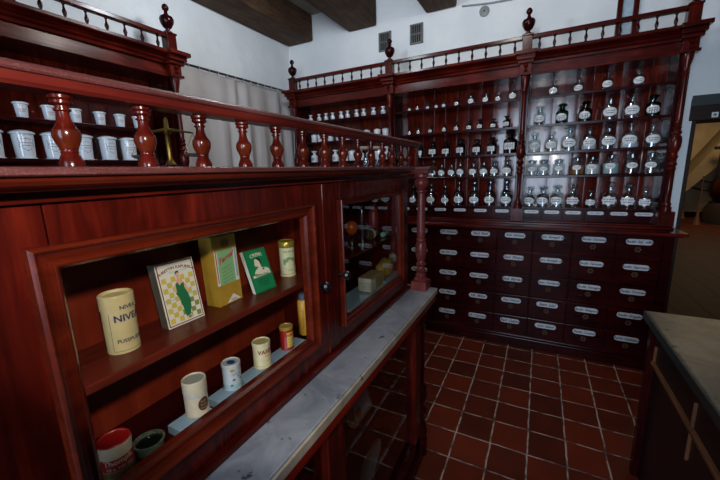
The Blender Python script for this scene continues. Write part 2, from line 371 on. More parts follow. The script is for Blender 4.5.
    mb.add(vs,fs); o('cornice',mb,W['x'])
    for i in range(len(bays)-1):
        a,b=bays[i]+.036,bays[i+1]-.036
        o('gallery_rail',MB().box(a,b,-.045,.001,z(2.638),z(2.668)).box(a,b,-.038,-.006,z(2.532),z(2.544)),W['x'],bv=.004)
        n=10 if b-a>1.05 else 9
        for k in range(n):
            x=a+(b-a)*(k+.5)/n
            o('baluster',MB().lathe([(.011,0),(.011,.01),(.006,.016),(.010,.03),(.0125,.042),(.010,.054),(.006,.06),(.008,.064),(.005,.07),(.0065,.082),(.010,.086),(.010,.095)],(x,-.022,z(2.5435)),10),WD['z'])
def pill(a,b,n=5):
    P=[]
    for k in range(n+1): t=-PI/2+PI*k/n; P.append((a-b+b*math.cos(t),b*math.sin(t)))
    for k in range(n+1): t=PI/2+PI*k/n; P.append((-(a-b)+b*math.cos(t),b*math.sin(t)))
    return P
SMALLT=['Fol. Sennae','Cort. Chinae','Rad. Rhei','Gum. Arab.','Sem. Lini','Flor. Tiliae','Herb. Menth.','Rad. Althae','Bacc. Junip.','Sal. Carol.']

up=thing('shelf_cabinet','long mahogany apothecary shelf cabinet with gallery rail along the back wall','cabinet',(-1.60,0,ZB))
upper_cabinet(up,[0,1.185,2.40,3.42])
lf=thing('shelf_cabinet','mahogany shelf cabinet of white porcelain jars beside the grey curtain','cabinet',(-1.60,-3.93,ZB),PI/2)
upper_cabinet(lf,[0,1.2,2.40],small=False)

# ------------------------------------------------------------------ drawer cabinets below
ROWT=[['Rad. Iridis','Rad. Sarsap','Cort. Querc','Hb. Absinth','Fol. Malvae','Sem. Foenic','Ol. Anisatt','Rad. Ratt','Rad. Althaea','Sem. Amygd. dul','Radix Gentian','Radix Sal. offic'],
 ['Flor. Samb','Hb. Thymi','Rad. Liquir','Flor. Rosae','Fol. Salviae','Hb. Serpyl','Hb. Pol. Visc','Rad. Graminis','Rad. Pimpin','Sem. Amygd. am','Radix Taraxaci','Radix Saponaria'],
 ['Cort. Frang','Lign. Guaj','Fol. Uvae','Flor. Arnic','Sem. Sinap','Rad. Valer','Flor. Tiliae','Rad. Levist','Rad. Bardan','Sem. Coriandr','Radix Senegae','Radix Tormen'],
 ['Fol. Jugl','Hb. Equis','Stip. Dulc','Fruct. Carv','Hb. Origani','Fol. Trifol','Flor. Malvae','Hb. Millef','Rad. Helenii','Sem. Lini','Radix Rhapont','Radix Angelic'],
 ['Fung. Laric','Caric. Rad','Hb. Rutae','Fol. Meliss','Bacc. Lauri','Flor. Lavan','Fl. Chamom','Hb. Centaur','Rad. Calami','Lich. Island','Radix Consol','Radix Hellebor']]
def lower_cabinet():
    t=thing('drawer_cabinet','tall bank of dark mahogany drawers with white name labels','cabinet',(0.06,.08,0))
    yf=-.135
    b=MB().box(-1.70,1.87,yf+.02,.29,.10,1.085).box(-1.72,1.885,yf-.025,.29,0,.085).box(-1.71,1.88,yf-.01,.29,.085,.102)
    b.box(1.815,1.872,yf,yf+.03,.1,1.085).box(-1.70,-1.66,yf,yf+.03,.1,1.085)
    obj('body',b,WD['x'],t,.004)
    ros=None
    for k in range(12):
        x=1.667-.289*(11-k)
        for j in range(5):
            zt=1.082-.2*j; zb=zt-.194
            d=obj('drawer',MB().box(x-.141,x+.141,yf,yf+.021,zb,zt),WD['x'],t,.004)
            lz=1.034-.2005*j
            l=MB(); l.prism(pill(.083,.0215),yf-.0005,yf-.0045,lambda u,v,dd:(x+u,dd,lz+v))
            tx=ROWT[j][k]
            l.text(tx,.034 if len(tx)<12 else .028,lambda u,v:(x+u,yf-.0051,lz+v),1,shear=.3,bold=.022)
            obj('label_plate',l,[PAPERB,INK],d)
            rz=lz-.062
            if ros is None:
                rm=MB()
                for q in range(6):
                    a=2*PI*q/6; rm.lathe([(.0075,0),(.0075,.002),(.004,.004)],(0,0,0),8,fn=lambda p:(x+p[0]+.016*math.cos(a),yf-.0002-p[2],rz+p[1]+.016*math.sin(a)))
                rm.lathe([(.006,0),(.006,.006),(.003,.009)],(0,0,0),10,fn=lambda p:(x+p[0],yf-.0002-p[2],rz+p[1]))
                ros=obj('pull_rosette',rm,BRONZE,d); ORG_X,ORG_Z=x,rz
            else:
                c=ros.copy(); c.parent=d; c.location=(x-ORG_X,0,rz-ORG_Z); C.objects.link(c)
    w=obj('worktop',MB().box(-1.74,1.935,-.185,.29,1.095,1.118).box(-1.73,1.915,-.165,.29,1.085,1.0955),W['x'],None,.005)
    tag(w,'long polished mahogany worktop over the bank of labelled drawers','worktop')
lower_cabinet()
lb=thing('base_cabinet','low mahogany cupboard under the shelves of porcelain jars','cabinet',(-1.68,-2.7,0))
obj('body',MB().box(-1.875,-1.44,-3.98,-1.47,.08,1.09).box(-1.875,-1.42,-4.0,-1.45,0,.08),WD['y'],lb,.004)
for y in (-3.95,-3.12,-2.29):
    d=obj('door',MB().box(-1.44,-1.42,y,y+.80,.12,1.05),WD['y'],lb,.005); obj('knob',MB().lathe([(.008,0),(.008,.02),(.016,.028),(.01,.04)],(0,0,0),12,fn=lambda p:(-1.42+p[2],y+.74+p[0],.7+p[1])),BLACKP,d)
obj('top',MB().box(-1.875,-1.39,-4.02,-1.43,1.09,1.117),W['y'],lb,.005)

# ------------------------------------------------------------------ bottles
def ell(a,b,n=18): return [(a*math.cos(2*PI*k/n),b*math.sin(2*PI*k/n)) for k in range(n)]
def rect(a,b): return [(-a,-b),(a,-b),(a,b),(-a,b)]
def fancy(a,b,n=32): return [((a*(1+.13*math.cos(8*2*PI*k/n)))*math.cos(2*PI*k/n),(b*(1+.16*math.cos(8*2*PI*k/n)))*math.sin(2*PI*k/n)) for k in range(n)]
def curved_label(poly,R,zc,mat_lines=True,lines=2,ang=-PI/2,thick=.0006):
    """a paper label wrapped on a round bottle facing -Y"""
    mb=MB()
    xs=[p[0] for p in poly]; a=max(xs); 
    n=6; cuts=[-a+2*a*k/n for k in range(n+1)]
    def P(u,v,d=0): t=ang+u/R; return ((R+thick+d)*math.cos(t),(R+thick+d)*math.sin(t),zc+v)
    # slice polygon by vertical strips
    for k in range(n):
        sub=clip(poly,cuts[k],cuts[k+1])
        if len(sub)>2: mb.sheet(sub,lambda u,v:P(u,v))
    if mat_lines:
        b=max(p[1] for p in poly)
        for q in range(lines):
            vv=b*(.28-.5*q) if lines>1 else 0; hw=a*(.62-.14*q)
            m=5
            for k in range(m):
                u0=-hw+2*hw*k/m; u1=u0+2*hw/m*.82
                mb.add([P(u0,vv-b*.09,.0006),P(u1,vv-b*.09,.0006),P(u1,vv+b*.09,.0006),P(u0,vv+b*.09,.0006)],[(0,1,2,3)],1)
    return mb
def clip(poly,x0,x1):
    def half(P,s,c):
        out=[]
        for i in range(len(P)):
            a,b=P[i],P[(i+1)%len(P)]; da,db=s*(a[0]-c),s*(b[0]-c)
            if da>=0: out.append(a)
            if (da>=0)!=(db>=0):
                t=da/(da-db); out.append((a[0]+t*(b[0]-a[0]),a[1]+t*(b[1]-a[1])))
        return out
    p=half(poly,1,x0); return half(p,-1,x1) if len(p)>2 else []
def bottle(kind):
    """prototype 1 unit tall standing on the origin"""
    t=thing('apothecary_bottle','bottle','bottle')
    if kind in('clear','green','amber','tall','smoke','clearglint'):
        R=.285 if kind!='tall' else .22; sh=.56 if kind!='tall' else .5
        body=[(R*.9,0),(R,.015),(R,sh),(R*.93,sh+.04),(R*.6,sh+.09),(R*.36,sh+.12),(R*.33,sh+.2),(R*.5,sh+.22),(R*.5,sh+.245),(R*.32,sh+.25)]
        g={'clear':GLASS,'clearglint':GLASS,'tall':GLASSB,'green':GLASSG,'amber':GLASSD,'smoke':GLASSB}[kind]
        obj('body',MB().lathe(body,(0,0,0),18),g,t)
        z=sh+.25; k=(1-z)
        if kind=='tall': st=[(R*.3,z-.08),(R*.3,z),(R*.5,z+k*.1),(R*.25,z+k*.25),(R*.6,z+k*.55),(R*.6,z+k*.75),(R*.2,z+k*.98)]
        else: st=[(R*.3,z-.08),(R*.3,z),(R*.62,z+k*.25),(R*.75,z+k*.5),(R*.62,z+k*.8),(R*.2,z+k*.99)]
        obj('stopper',MB().lathe(st,(0,0,0),14),g if kind!='amber' else LIQD,t)
        if kind in('clear','green','clearglint'): lab=curved_label(ell(R*.98,R*.62),R,sh*.56)
        elif kind=='smoke': lab=curved_label(ell(R*.7,R*.62),R,sh*.5)
        elif kind=='tall': lab=curved_label(ell(R*.98,R*.6),R,sh*.5)
        else: lab=curved_label(rect(R*.85,R*.5),R,sh*.58)
        obj('label',lab,[PAPER,INK],t)
        if kind=='clearglint': obj('contents_or_glint',MB().lathe([(R*.88,.02),(R*.94,.035),(R*.94,.22),(R*.4,.235)],(0,0,0),18),plain('pale_glint','c4c8cc',.8),t)  # bright glint low in the glass, painted as a pale solid
    elif kind in('wide','widefull','wideamber','wideteal'):
        R=.34; body=[(R*.92,0),(R,.02),(R,.62),(R*.9,.69),(R*.66,.74),(R*.64,.80),(R*.74,.81),(R*.74,.84)]
        obj('body',MB().lathe(body,(0,0,0),20),GLASS,t)
        obj('stopper',MB().lathe([(R*.6,.79),(R*.6,.84),(R*.82,.85),(R*.84,.93),(R*.7,.97),(R*.3,1.0)],(0,0,0),16),GLASSB,t)
        if kind!='wide':
            c={'widefull':plain('white_powder','cfd3d2',.8),'wideamber':plain('ochre_root','8a5a1e',.8,var=.4,scale=120),'wideteal':plain('pale_teal_salt','9fc4c6',.7)}[kind]
            obj('contents_or_glint',MB().lathe([(R*.9,.02),(R*.95,.04),(R*.95,.52),(R*.5,.55)],(0,0,0),18),c,t)
        obj('label',curved_label(ell(R*.7,R*.42),R,.40),[PAPER,INK],t)
    elif kind=='carafe':
        R=.262; body=[(R*.85,0),(R,.03),(R*1.02,.25),(R,.42),(R*.8,.53),(R*.45,.60),(R*.32,.64),(R*.3,.72),(R*.5,.75),(R*.5,.775)]
        obj('body',MB().lathe(body,(0,0,0),20),GLASS,t)
        obj('stopper',MB().lathe([(R*.28,.70),(R*.28,.78),(R*.5,.80),(R*.7,.87),(R*.62,.95),(R*.2,1.0)],(0,0,0),14),GLASS,t)
        obj('label',curved_label(fancy(R*1.0,R*.62),R*1.02,.30),[PAPER,INK],t)
    elif kind=='milk':
        R=.30; body=[(R*.9,0),(R,.02),(R,.5),(R*.9,.58),(R*.5,.66),(R*.42,.72),(R*.42,.82),(R*.8,.9),(R*.85,1.0),(R*.5,1.0)]
        obj('body',MB().lathe(body,(0,0,0),18),PORC,t)
        obj('label',curved_label(rect(R*.6,R*.5),R,.27,lines=2),[plain('grey_label','9aa2ae',.6),INK],t)
    elif kind=='pot':
        R=.36; obj('body',MB().lathe([(R*.85,0),(R*.9,.02),(R,.7),(R,.78)],(0,0,0),20),PORC,t)
        obj('lid',MB().lathe([(R*1.06,.78),(R*1.06,.86),(R*.7,.92),(R*.2,1.0)],(0,0,0),18),PORC,t)
        obj('label',curved_label(ell(R*.6,R*.4),R*.965,.42),[PAPER,INKB],t)
    return t
PROTO={}
def place(kind,x,y,z,h,label,group,rz=0,name=None,mirror=None):
    if kind not in PROTO: PROTO[kind]=bottle(kind)
    c=copy_tree(PROTO[kind]); c.location=(x,y,z); c.scale=(h,h,h); c.rotation_euler=(0,0,rz)
    tag(c,label,'bottle' if name is None else 'jar',group)
    if name: c.name=name
    return c
ORD=['first','second','third','fourth','fifth','sixth','seventh','eighth','ninth','tenth']
ROWS=[
 ('of doorway bay','top',2.20,[1.017,1.196,1.391,1.587],[.128,.126,.138,.138],['clear']*4),
 ('of doorway bay','second',1.97,[.925,1.093,1.26,1.427,1.568,1.695],[.165,.165,.165,.19,.19,.165],['clear','green','green','clear','clear','green']),
 ('of doorway bay','middle',1.745,[.9,1.029,1.163,1.307,1.436,1.576,1.715],[.17,.17,.20,.185,.195,.20,.185],['clearglint','clear','clear','clearglint','clear','clearglint','clear']),
 ('of doorway bay','fourth',1.545,[.892,.985,1.101,1.237,1.344,1.472,1.607,1.731],[.135,.135,.135,.145,.15,.16,.16,.16],['wide','wide','wide','wideamber','widefull','wideteal','wide','wide']),
 ('of doorway bay','bottom',1.265,[.892,.998,1.108,1.228,1.359,1.488,1.610,1.722],[.176,.18,.19,.20,.155,.215,.205,.175],['clear','clear','clear','carafe','carafe','carafe','carafe','carafe']),
 ('of middle bay','top',2.20,[-.257,-.173,-.07,.017,.092,.213,.346,.474,.581,.7],[.065,.065,.065,.07,.075,.085,.11,.105,.09,.12],['clear']*10),
 ('of middle bay','second',1.97,[-.257,-.161,-.04,.101,.217,.335,.432,.548,.663],[.075,.085,.085,.085,.09,.095,.10,.095,.11],['amber' if i>1 else 'smoke' for i in range(9)]),
 ('of middle bay','middle',1.745,[-.144,-.014,.122,.263,.412,.547,.702],[.14,.155,.15,.16,.15,.155,.20],['amber']*7),
 ('of middle bay','fourth',1.545,[-.116,-.011,.081,.181,.268,.387,.483,.577,.686],[.135,.14,.135,.135,.145,.145,.14,.14,.15],['clear']*9),
 ('of middle bay','bottom',1.265,[-.335,-.21,-.023,.122,.259,.407,.547,.693],[.2,.2,.22,.20,.24,.235,.24,.245],['tall']*8),
 ('of curtain bay','top',2.20,[-1.479,-1.359,-1.266,-1.176,-1.064,-.981,-.867,-.781,-.662,-.551],[.085]*10,['milk']*10),
 ('of curtain bay','second',1.97,[-1.442,-1.355,-1.217,-1.106,-.988,-.874,-.75,-.624,-.525],[.10]*9,['pot','pot','pot','pot','pot','pot','pot','pot','pot']),
 ('of curtain bay','middle',1.745,[-1.454,-1.309,-1.158,-1.037,-.939,-.831,-.719,-.611,-.505],[.13,.12,.13]*3,['milk','pot','milk']*3),
]
DESC={'clear':'clear glass stoppered bottle','clearglint':'glass bottle with painted glint','green':'dark green glass bottle','amber':'dark brown medicine bottle','smoke':'smoky glass bottle','tall':'tall smoky glass bottle',
 'wide':'wide-mouthed clear glass jar','wideamber':'glass jar full of ochre root','widefull':'glass jar full of white powder','wideteal':'glass jar of pale teal salt','carafe':'frilled-label glass bottle',
 'milk':'small white necked bottle','pot':'white lidded pot'}
for bay,shelf,z,xs,hs,ks in ROWS:
    for i,(x,h,k) in enumerate(zip(xs,hs,ks)):
        side='from curtain end'
        place(k,x,.115 if h<.2 else .11,z+.0003,h,'%s, %s %s, %s shelf %s'%(DESC[k],ORD[i],side,shelf,bay),'bottles on the back cabinet shelves',
              random.uniform(-.15,.15)-.12, 'medicine_jar' if k in('pot','wide','wideamber','widefull','wideteal') else None)

# porcelain jars in the other cabinet
def porcelain(kind):
    t=thing('porcelain_jar','jar','jar')
    if kind=='big':
        R=.30; obj('body',MB().lathe([(R*1.0,0),(R*1.02,.03),(R*.86,.06),(R*.88,.10),(R*.98,.70),(R*1.0,.84)],(0,0,0),28),PORC,t)
        obj('lid',MB().lathe([(R*1.0,.835),(R*1.16,.845),(R*1.18,.885),(R*1.08,.92),(R*.5,.985),(R*.1,1.0)],(0,0,0),28),PORC,t)
        zc=.5; Rl=R*.93
        sh=[(-.22,.19),(-.1,.16),(0,.2),(.1,.16),(.22,.19),(.19,.03),(.22,-.1),(.1,-.17),(0,-.24),(-.1,-.17),(-.22,-.1),(-.19,.03)]
        def P(u,v): a=-PI/2+u/Rl; r=R*(.88+(.98-.88)*(zc+v-.10)/.60)+.003; return (r*math.cos(a),r*math.sin(a),zc+v)
        mb=MB(); n=len(sh)
        for i in range(n):
            (a,b),(c,d)=sh[i],sh[(i+1)%n]; s=.92
            mb.add([P(a,b),P(c,d),P(c*s,d*s),P(a*s,b*s)],[(0,1,2,3)])
        for v,hw in ((.04,.17),(-.05,.13)):
            for q in range(6):
                u=-hw+2*hw*q/6; mb.add([P(u,v-.010),P(u+2*hw/6*.8,v-.010),P(u+2*hw/6*.8,v+.010),P(u,v+.010)],[(0,1,2,3)])
        obj('shield_label',mb,INKB,t)
    else:
        R=.355; obj('body',MB().lathe([(R*.72,0),(R*.74,.03),(R*.9,.78),(R*.92,.84)],(0,0,0),24),PORC,t)
        obj('lid',MB().lathe([(R*.9,.835),(R*1.08,.845),(R*1.08,.92),(R*.9,.97),(R*.2,1.0)],(0,0,0),24),PORC,t)
        def P(u,v): a=-PI/2+u/(R*.85); r=R*(.74+.16*(.45+v)/.75)+.006; return (r*math.cos(a),r*math.sin(a),.45+v)
        mb=MB()
        for v,hw in ((.08,.2),(-.04,.15)):
            for q in range(5):
                u=-hw+2*hw*q/5; mb.add([P(u,v-.03),P(u+2*hw/5*.8,v-.03),P(u+2*hw/5*.8,v+.03),P(u,v+.03)],[(0,1,2,3)])
        obj('lettering',mb,plain('faded_red_print','b08a8e',.5,var=0),t)
    return t
PJ={'big':porcelain('big'),'small':porcelain('small')}
for kind,shelf,z,ys,h in (('small','top',2.20,[-2.461,-2.345,-2.222,-2.088,-1.962,-1.834,-1.701],.085),
                     ('small','second',1.97,[-2.56,-2.432,-2.305,-2.168,-2.029,-1.903,-1.78],.095),
                     ('big','third',1.745,[-2.59,-2.453,-2.312,-2.155,-2.009,-1.874,-1.74],.165)):
    for i,y in enumerate(ys):
        c=copy_tree(PJ[kind]); c.location=(-1.70,y,z+.0003); c.scale=(h,h,h); c.rotation_euler=(0,0,PI/2-.15+random.uniform(-.2,.2))
        tag(c,('large white porcelain jar with shield label, %s from curtain end, %s shelf' if kind=='big' else 'small white porcelain jar, %s from the curtain end, on the %s shelf')%(ORD[len(ys)-1-i],shelf),'jar','porcelain jars on the shelves')
for p in list(PROTO.values())+list(PJ.values()): drop_tree(p)

# ------------------------------------------------------------------ curtain
ct=thing('curtain','pale grey pleated curtain hanging between the two shelf cabinets','curtain',(-1.832,-.55,0))
vs=[];fs=[];nx,nz=150,14
for i in range(nx+1):
    s=i/nx; y=-1.42+s*1.63
    for k in range(nz+1):
        q=k/nz; zz=2.555-q*2.5
        am=.012+.022*min(1,q*3)
        x=-1.825+.8*am*math.sin(s*48+1.3*math.sin(s*13))+.010*math.sin(s*31+2)+.006*math.sin(s*140+q*6)*q
        vs.append((x,y+.012*math.sin(q*3+s*20),zz))
for i in range(nx):
    for k in range(nz):
        a=i*(nz+1)+k; fs.append((a,a+nz+1,a+nz+2,a+1))
co=obj('cloth',MB().add(vs,fs,0,True),plain('grey_linen','b4adaa',.9,var=.06,scale=6),ct)
sd=co.modifiers.new('thickness','SOLIDIFY'); sd.thickness=.002
obj('rod',MB().tube([(-1.832,-1.45,2.575),(-1.832,.27,2.60)],.011),plain('rod_dark','3c3532',.5,metal=.3),ct)
rg=MB()
for k in range(16):
    y=-1.40+k*.105; rg.lathe([(.013,-.003),(.017,0),(.013,.003)],(0,0,0),10,fn=lambda p:(-1.832+p[0],y+p[2],2.576+.015*(k/16)+p[1]))
obj('hanging_rings',rg,plain('ring_pale','b5b1ac',.5),ct)

# ------------------------------------------------------------------ display counter
YN=-4.35          # the counter runs on past the camera
CX=.355           # front plane of the display case
low=thing('glazed_counter','low mahogany counter with dark glass front panels under the marble ledge','counter',(.2,-3.0,0))
obj('body',MB().box(-.06,.42,YN,-1.76,0,.10).box(-.06,-.03,YN,-1.76,.1,.935).box(-.06,.40,-1.80,-1.765,.1,.935).box(-.06,.44,YN,YN+.04,.1,.935).box(-.05,.42,YN,-1.76,.925,.945),WD['y'],low,.004)
obj('top_rail',MB().box(.40,.472,YN,-1.745,.885,.945).box(.40,.499,YN,-1.615,.912,.945).box(-.05,.485,-1.76,-1.64,.90,.944),wood('counter_rail_mahogany','4a0c05','6a1408','86200c','y',rough=.3),low,.006)
obj('bottom_rail',MB().box(.40,.46,YN,-1.76,.06,.16).box(.40,.475,YN,-1.755,0,.07),WD['y'],low,.005)
for y0,y1 in ((-1.84,-1.76),(-2.66,-2.56),(-3.5,-3.4),(YN,YN+.08)):
    obj('stile',MB().box(.40,.46,y0,y1,.1,.89),W['z'],low,.004)
for y0,y1 in ((-2.565,-1.835),(-3.405,-2.655),(YN+.07,-3.495)):
    obj('glass_panel',MB().box(.428,.433,y0,y1,.15,.89),thin_glass('counter_glass',(.80,.80,.78),.07,.005),low)
obj('shelf',MB().box(-.03,.39,YN+.04,-1.80,.52,.54),WD['y'],low,.003)
lc=MB(); h=.90
P=[(1.5,0),(1.5,.10),(1.1,.11),(1.45,.14),(1.5,.17),(1.1,.19),(1.35,.21),(1.0,.23),(.85,.27),(1.0,.29),(1.4,.31),(1.0,.335),(.9,.36),(1.3,.39),(1.45,.42),(1.3,.45),(1.35,.47),(1.0,.49),(.85,.52),(.95,.60),(.85,.86),(1.2,.88),(.9,.90),(1.4,.95),(1.5,1.0)]
lc.lathe([(a*.031,b*h) for a,b in P],(.435,-1.705,0.0),22)
obj('column',lc,WD['z'],low)
mt=obj('marble_ledge',MB(),MARB); bpy.data.objects.remove(mt)
mb=MB().box(.02,.494,YN,-1.605,.9465,.982,0)
mb.box(.4935,.502,YN,-1.60,.948,.978,1).box(.02,.502,-1.6055,-1.597,.948,.978,1)
ml=obj('marble_ledge',mb,[MARB,MARBE],None,.003); tag(ml,'long worn grey marble ledge with chips and yellowed edge on the counter','ledge')

WM=wood('moulding_mahogany','2e0b05','481307','601d0c','y',rough=.26,coat=.1)
dc=thing('display_case','mahogany display case with baluster gallery standing on the marble ledge','display case',(.2,-3.0,.982))
D=lambda n,mb,m,bv=.003,p=None:obj(n,mb,m,p or dc,bv)
Y1=-1.665
ZL=1.075   # inner floor
D('base_plinth',MB().box(.0,.373,YN,Y1,.9822,1.0).box(.0,.335,YN,Y1,1.0,1.056),W['y'])
D('bottom_board',MB().box(.005,.335,YN,Y1,1.055,ZL),WD['y'])
D('top_board',MB().box(.0,.32,YN,Y1,1.565,1.602).box(.0,.34,YN,Y1,1.55,1.575),W['y'])
lip=MB(); lip.prism([(-.01,1.6225),(.4045,1.6225),(.409,1.6245),(.409,1.6325),(.406,1.6345),(-.01,1.6345)],YN,-1.60,lambda u,v,d:(u,d,v))
lip.box(.36,.482,-1.71,-1.585,1.6225,1.6343)
D('ledge',lip,WR,.001)
mo=MB(); mo.prism([(.0,1.603),(.371,1.603),(.374,1.6065),(.383,1.6075),(.391,1.611),(.3965,1.6165),(.398,1.6222),(.0,1.6222)],YN,-1.602,lambda u,v,d:(u,d,v))
mo.box(.36,.470,-1.70,-1.594,1.6005,1.6222)
D('ledge_moulding',mo,WM,.0008)
D('frieze_bead',MB().box(.28,.325,YN,-1.664,1.586,1.603).box(.28,.366,YN,-1.664,1.5875,1.5925),W['y'],.001)
D('back_board',MB().box(.145,.16,YN,-2.46,ZL,1.56),wood('back_panel_wood','4a1409','6a2110','80301a','z',rough=.35,coat=0,spec=.3,scale=.5),0)  # lighter wood tone stands in for light falling into the case
D('partition',MB().box(.005,.335,-2.465,-2.445,ZL,1.56),W['z'])
D('end_panel',MB().box(.0,.345,Y1-.03,Y1,1.06,1.56),W['z'])
D('rear_frame',MB().box(.0,.03,-2.445,-2.40,ZL,1.55).box(.0,.03,Y1-.1,Y1-.02,ZL,1.55).box(.0,.03,-2.445,Y1-.02,1.48,1.55),W['z'])
D('rear_glass',MB().box(.012,.016,-2.41,Y1-.09,ZL,1.49),PANE,0)
D('shelf',MB().box(.16,.318,-3.30,-2.465,1.262,1.28),wood('case_shelf_wood','3c120b','541c12','6a281a','y',rough=.3))  # shelf wood lightened too, interior light put into its colour
D('shelf',MB().box(.05,.30,-2.445,Y1-.03,1.270,1.282),W['y'])
# fixed panels left of the opening
D('side_panel',MB().box(.33,CX,YN,-3.1645,1.003,1.585),W['z'],.001)
D('stile',MB().box(.33,CX+.003,-2.472,-2.398,1.003,1.585),W['z'],.003)
def framed_door(y0,y1,z0,z1,w,knob_y,knob_z,glass,ms=1):
    """door frame with a raised bead around the opening"""
    d=MB(); wl,wr,wb,wt=w
    d.box(.346,CX,y0,y0+wl,z0,z1).box(.346,CX,y1-wr,y1,z0,z1).box(.346,CX,y0+wl,y1-wr,z0,z0+wb).box(.346,CX,y0+wl,y1-wr,z1-wt,z1)
    o=D('door',d,W['z'],.002)
    b=MB(); iy0,iy1,iz0,iz1=y0+wl,y1-wr,z0+wb,z1-wt
    prof=[(-.034,CX-.002),(-.034,.376),(-.032,.3795),(-.0295,.3815),(-.027,.3795),(-.024,.3755),(-.020,.3725),(-.013,.370),(-.008,.3695),(-.006,.3715),(-.003,.370),(.002,.362),(.002,.347)]
    prof=[(e*ms if e<0 else e,x if x<.362 else CX+(x-CX)*(.45+.55*ms)) for e,x in prof]
    for (p,q) in zip(prof[:-1],prof[1:]):
        ring=lambda e,x:[(x,iy0+e,iz0+e),(x,iy1-e,iz0+e),(x,iy1-e,iz1-e),(x,iy0+e,iz1-e)]
        vs=ring(*p)+ring(*q); b.add(vs,[(k,(k+1)%4,4+(k+1)%4,4+k) for k in range(4)])
    D('moulding',b,WM,0,o)
    if glass: D('glass',MB().box(.3475,.3505,iy0-.006,iy1+.006,iz0-.006,iz1+.006),PANE,0,o)
    D('knob',MB().lathe([(.012,0),(.012,.004),(.006,.008),(.006,.014),(.013,.020),(.016,.028),(.012,.036),(.002,.039)],(0,0,0),16,fn=lambda p:(CX+p[2],knob_y+p[0],knob_z+p[1])),BLACKP,0,o)
    return o
framed_door(-3.1625,-2.475,1.003,1.585,(.001,.105,.103,.090),-2.51,1.262,False)
framed_door(-2.395,Y1-.005,1.003,1.585,(.034,.130,.083,.080),-2.378,1.262,True,.62)
# balustrade
BX=.368
BP=[(.019,0),(.019,.008),(.0165,.012),(.015,.016),(.0125,.020),(.0135,.022),(.0125,.024),(.014,.028),(.0195,.039),(.0212,.046),(.0205,.052),(.0200,.0535),(.0160,.058),(.0122,.064),(.0098,.071),(.0094,.079),(.0128,.081),(.0128,.083),(.0098,.084),(.0098,.087),(.0165,.0905),(.0165,.094),(.0145,.095),(.0180,.0975),(.0180,.1015)]
BM=[0]*7+[1]*4+[0]*13  # bulbs warmer, necks darker: worn tone plus shading put into the colour
for k in range(21):
    y=-1.690-.1103*k
    D('baluster',MB().lathe([(r*.80,z*.955) for r,z in BP],(BX,y,1.6345),24,ms=BM),[W['z'],WO],0)
hr=MB(); hr.prism([(.336,1.7485),(.400,1.7485),(.402,1.7515),(.401,1.756),(.396,1.760),(.340,1.760),(.335,1.756),(.334,1.7515)],YN,-1.576,lambda u,v,d:(u,d,v))
hr.prism([(.348,1.7335),(.388,1.7335),(.393,1.738),(.396,1.7487),(.340,1.7487),(.343,1.738)],YN,-1.580,lambda u,v,d:(u,d,v),1); D('hand_rail',hr,[WR,wood('rail_mahogany','40100c','5a1a14','70281e','y',rough=.3)],.001)
D('end_post',MB().box(BX-.019,BX+.019,-1.63,-1.592,1.6345,1.733),W['z'],.002)
cl=MB(); h=.605; cx,cy=.422,-1.648
P=[(1.0,.0)]
cl.box(cx-.041,cx+.041,cy-.041,cy+.041,.9822,1.030)
prof=[(.034,1.03),(.036,1.038),(.030,1.046),(.026,1.052),(.030,1.060),(.026,1.068),(.020,1.076),(.029,1.084),(.030,1.090),(.020,1.098),(.018,1.108),(.026,1.116),(.028,1.122),(.022,1.13),(.019,1.140),(.026,1.155),(.030,1.185),(.030,1.215),(.026,1.240),(.020,1.247),(.025,1.252),(.025,1.258),(.020,1.264),(.0225,1.285),(.0225,1.31),(.018,1.49),(.018,1.50),(.026,1.508),(.026,1.514),(.019,1.52),(.024,1.527),(.034,1.543),(.036,1.556),(.031,1.570),(.025,1.577),(.036,1.583),(.037,1.590),(.034,1.6003)]
cl.lathe([(r,z) for r,z in prof],(cx,cy,0),24)
D('corner_column',cl,wood('column_mahogany','3a0f0e','561c1a','763028','z',rough=.35,wear=.2),0)

# ------------------------------------------------------------------ goods in the display case
def cylfn(cx,cy,R,z,ang):
    return lambda u,v:((cx+(R+.0005)*math.cos(ang+u/R)),(cy+(R+.0005)*math.sin(ang+u/R)),z+v)
def patch(mb,R,cx,cy,ang,u0,u1,z0,z1,m,d=.0003,n=8):
    for k in range(n):
        a0=ang+(u0+(u1-u0)*k/n)/R; a1=ang+(u0+(u1-u0)*(k+1)/n)/R
        mb.add([(cx+(R+d)*math.cos(a),cy+(R+d)*math.sin(a),z) for a,z in ((a0,z0),(a1,z0),(a1,z1),(a0,z1))],[(0,1,2,3)],m)
def wrap(mb,poly,R,cx,cy,ang,z,m,d=.0004):
    xs=[p[0] for p in poly]; a,b=min(xs),max(xs); n=8
    for k in range(n):
        s=clip(poly,a+(b-a)*k/n,a+(b-a)*(k+1)/n)
        if len(s)>2: mb.sheet(s,lambda u,v:(cx+(R+d)*math.cos(ang+u/R),cy+(R+d)*math.sin(ang+u/R),z+v),m)
CREAM=plain('cream_tin','bfae7c',.4,var=.10,scale=40); NAVY=plain('navy_print','1d2f55',.5,var=0)
ZS=1.2803; ZF=ZL+.0003
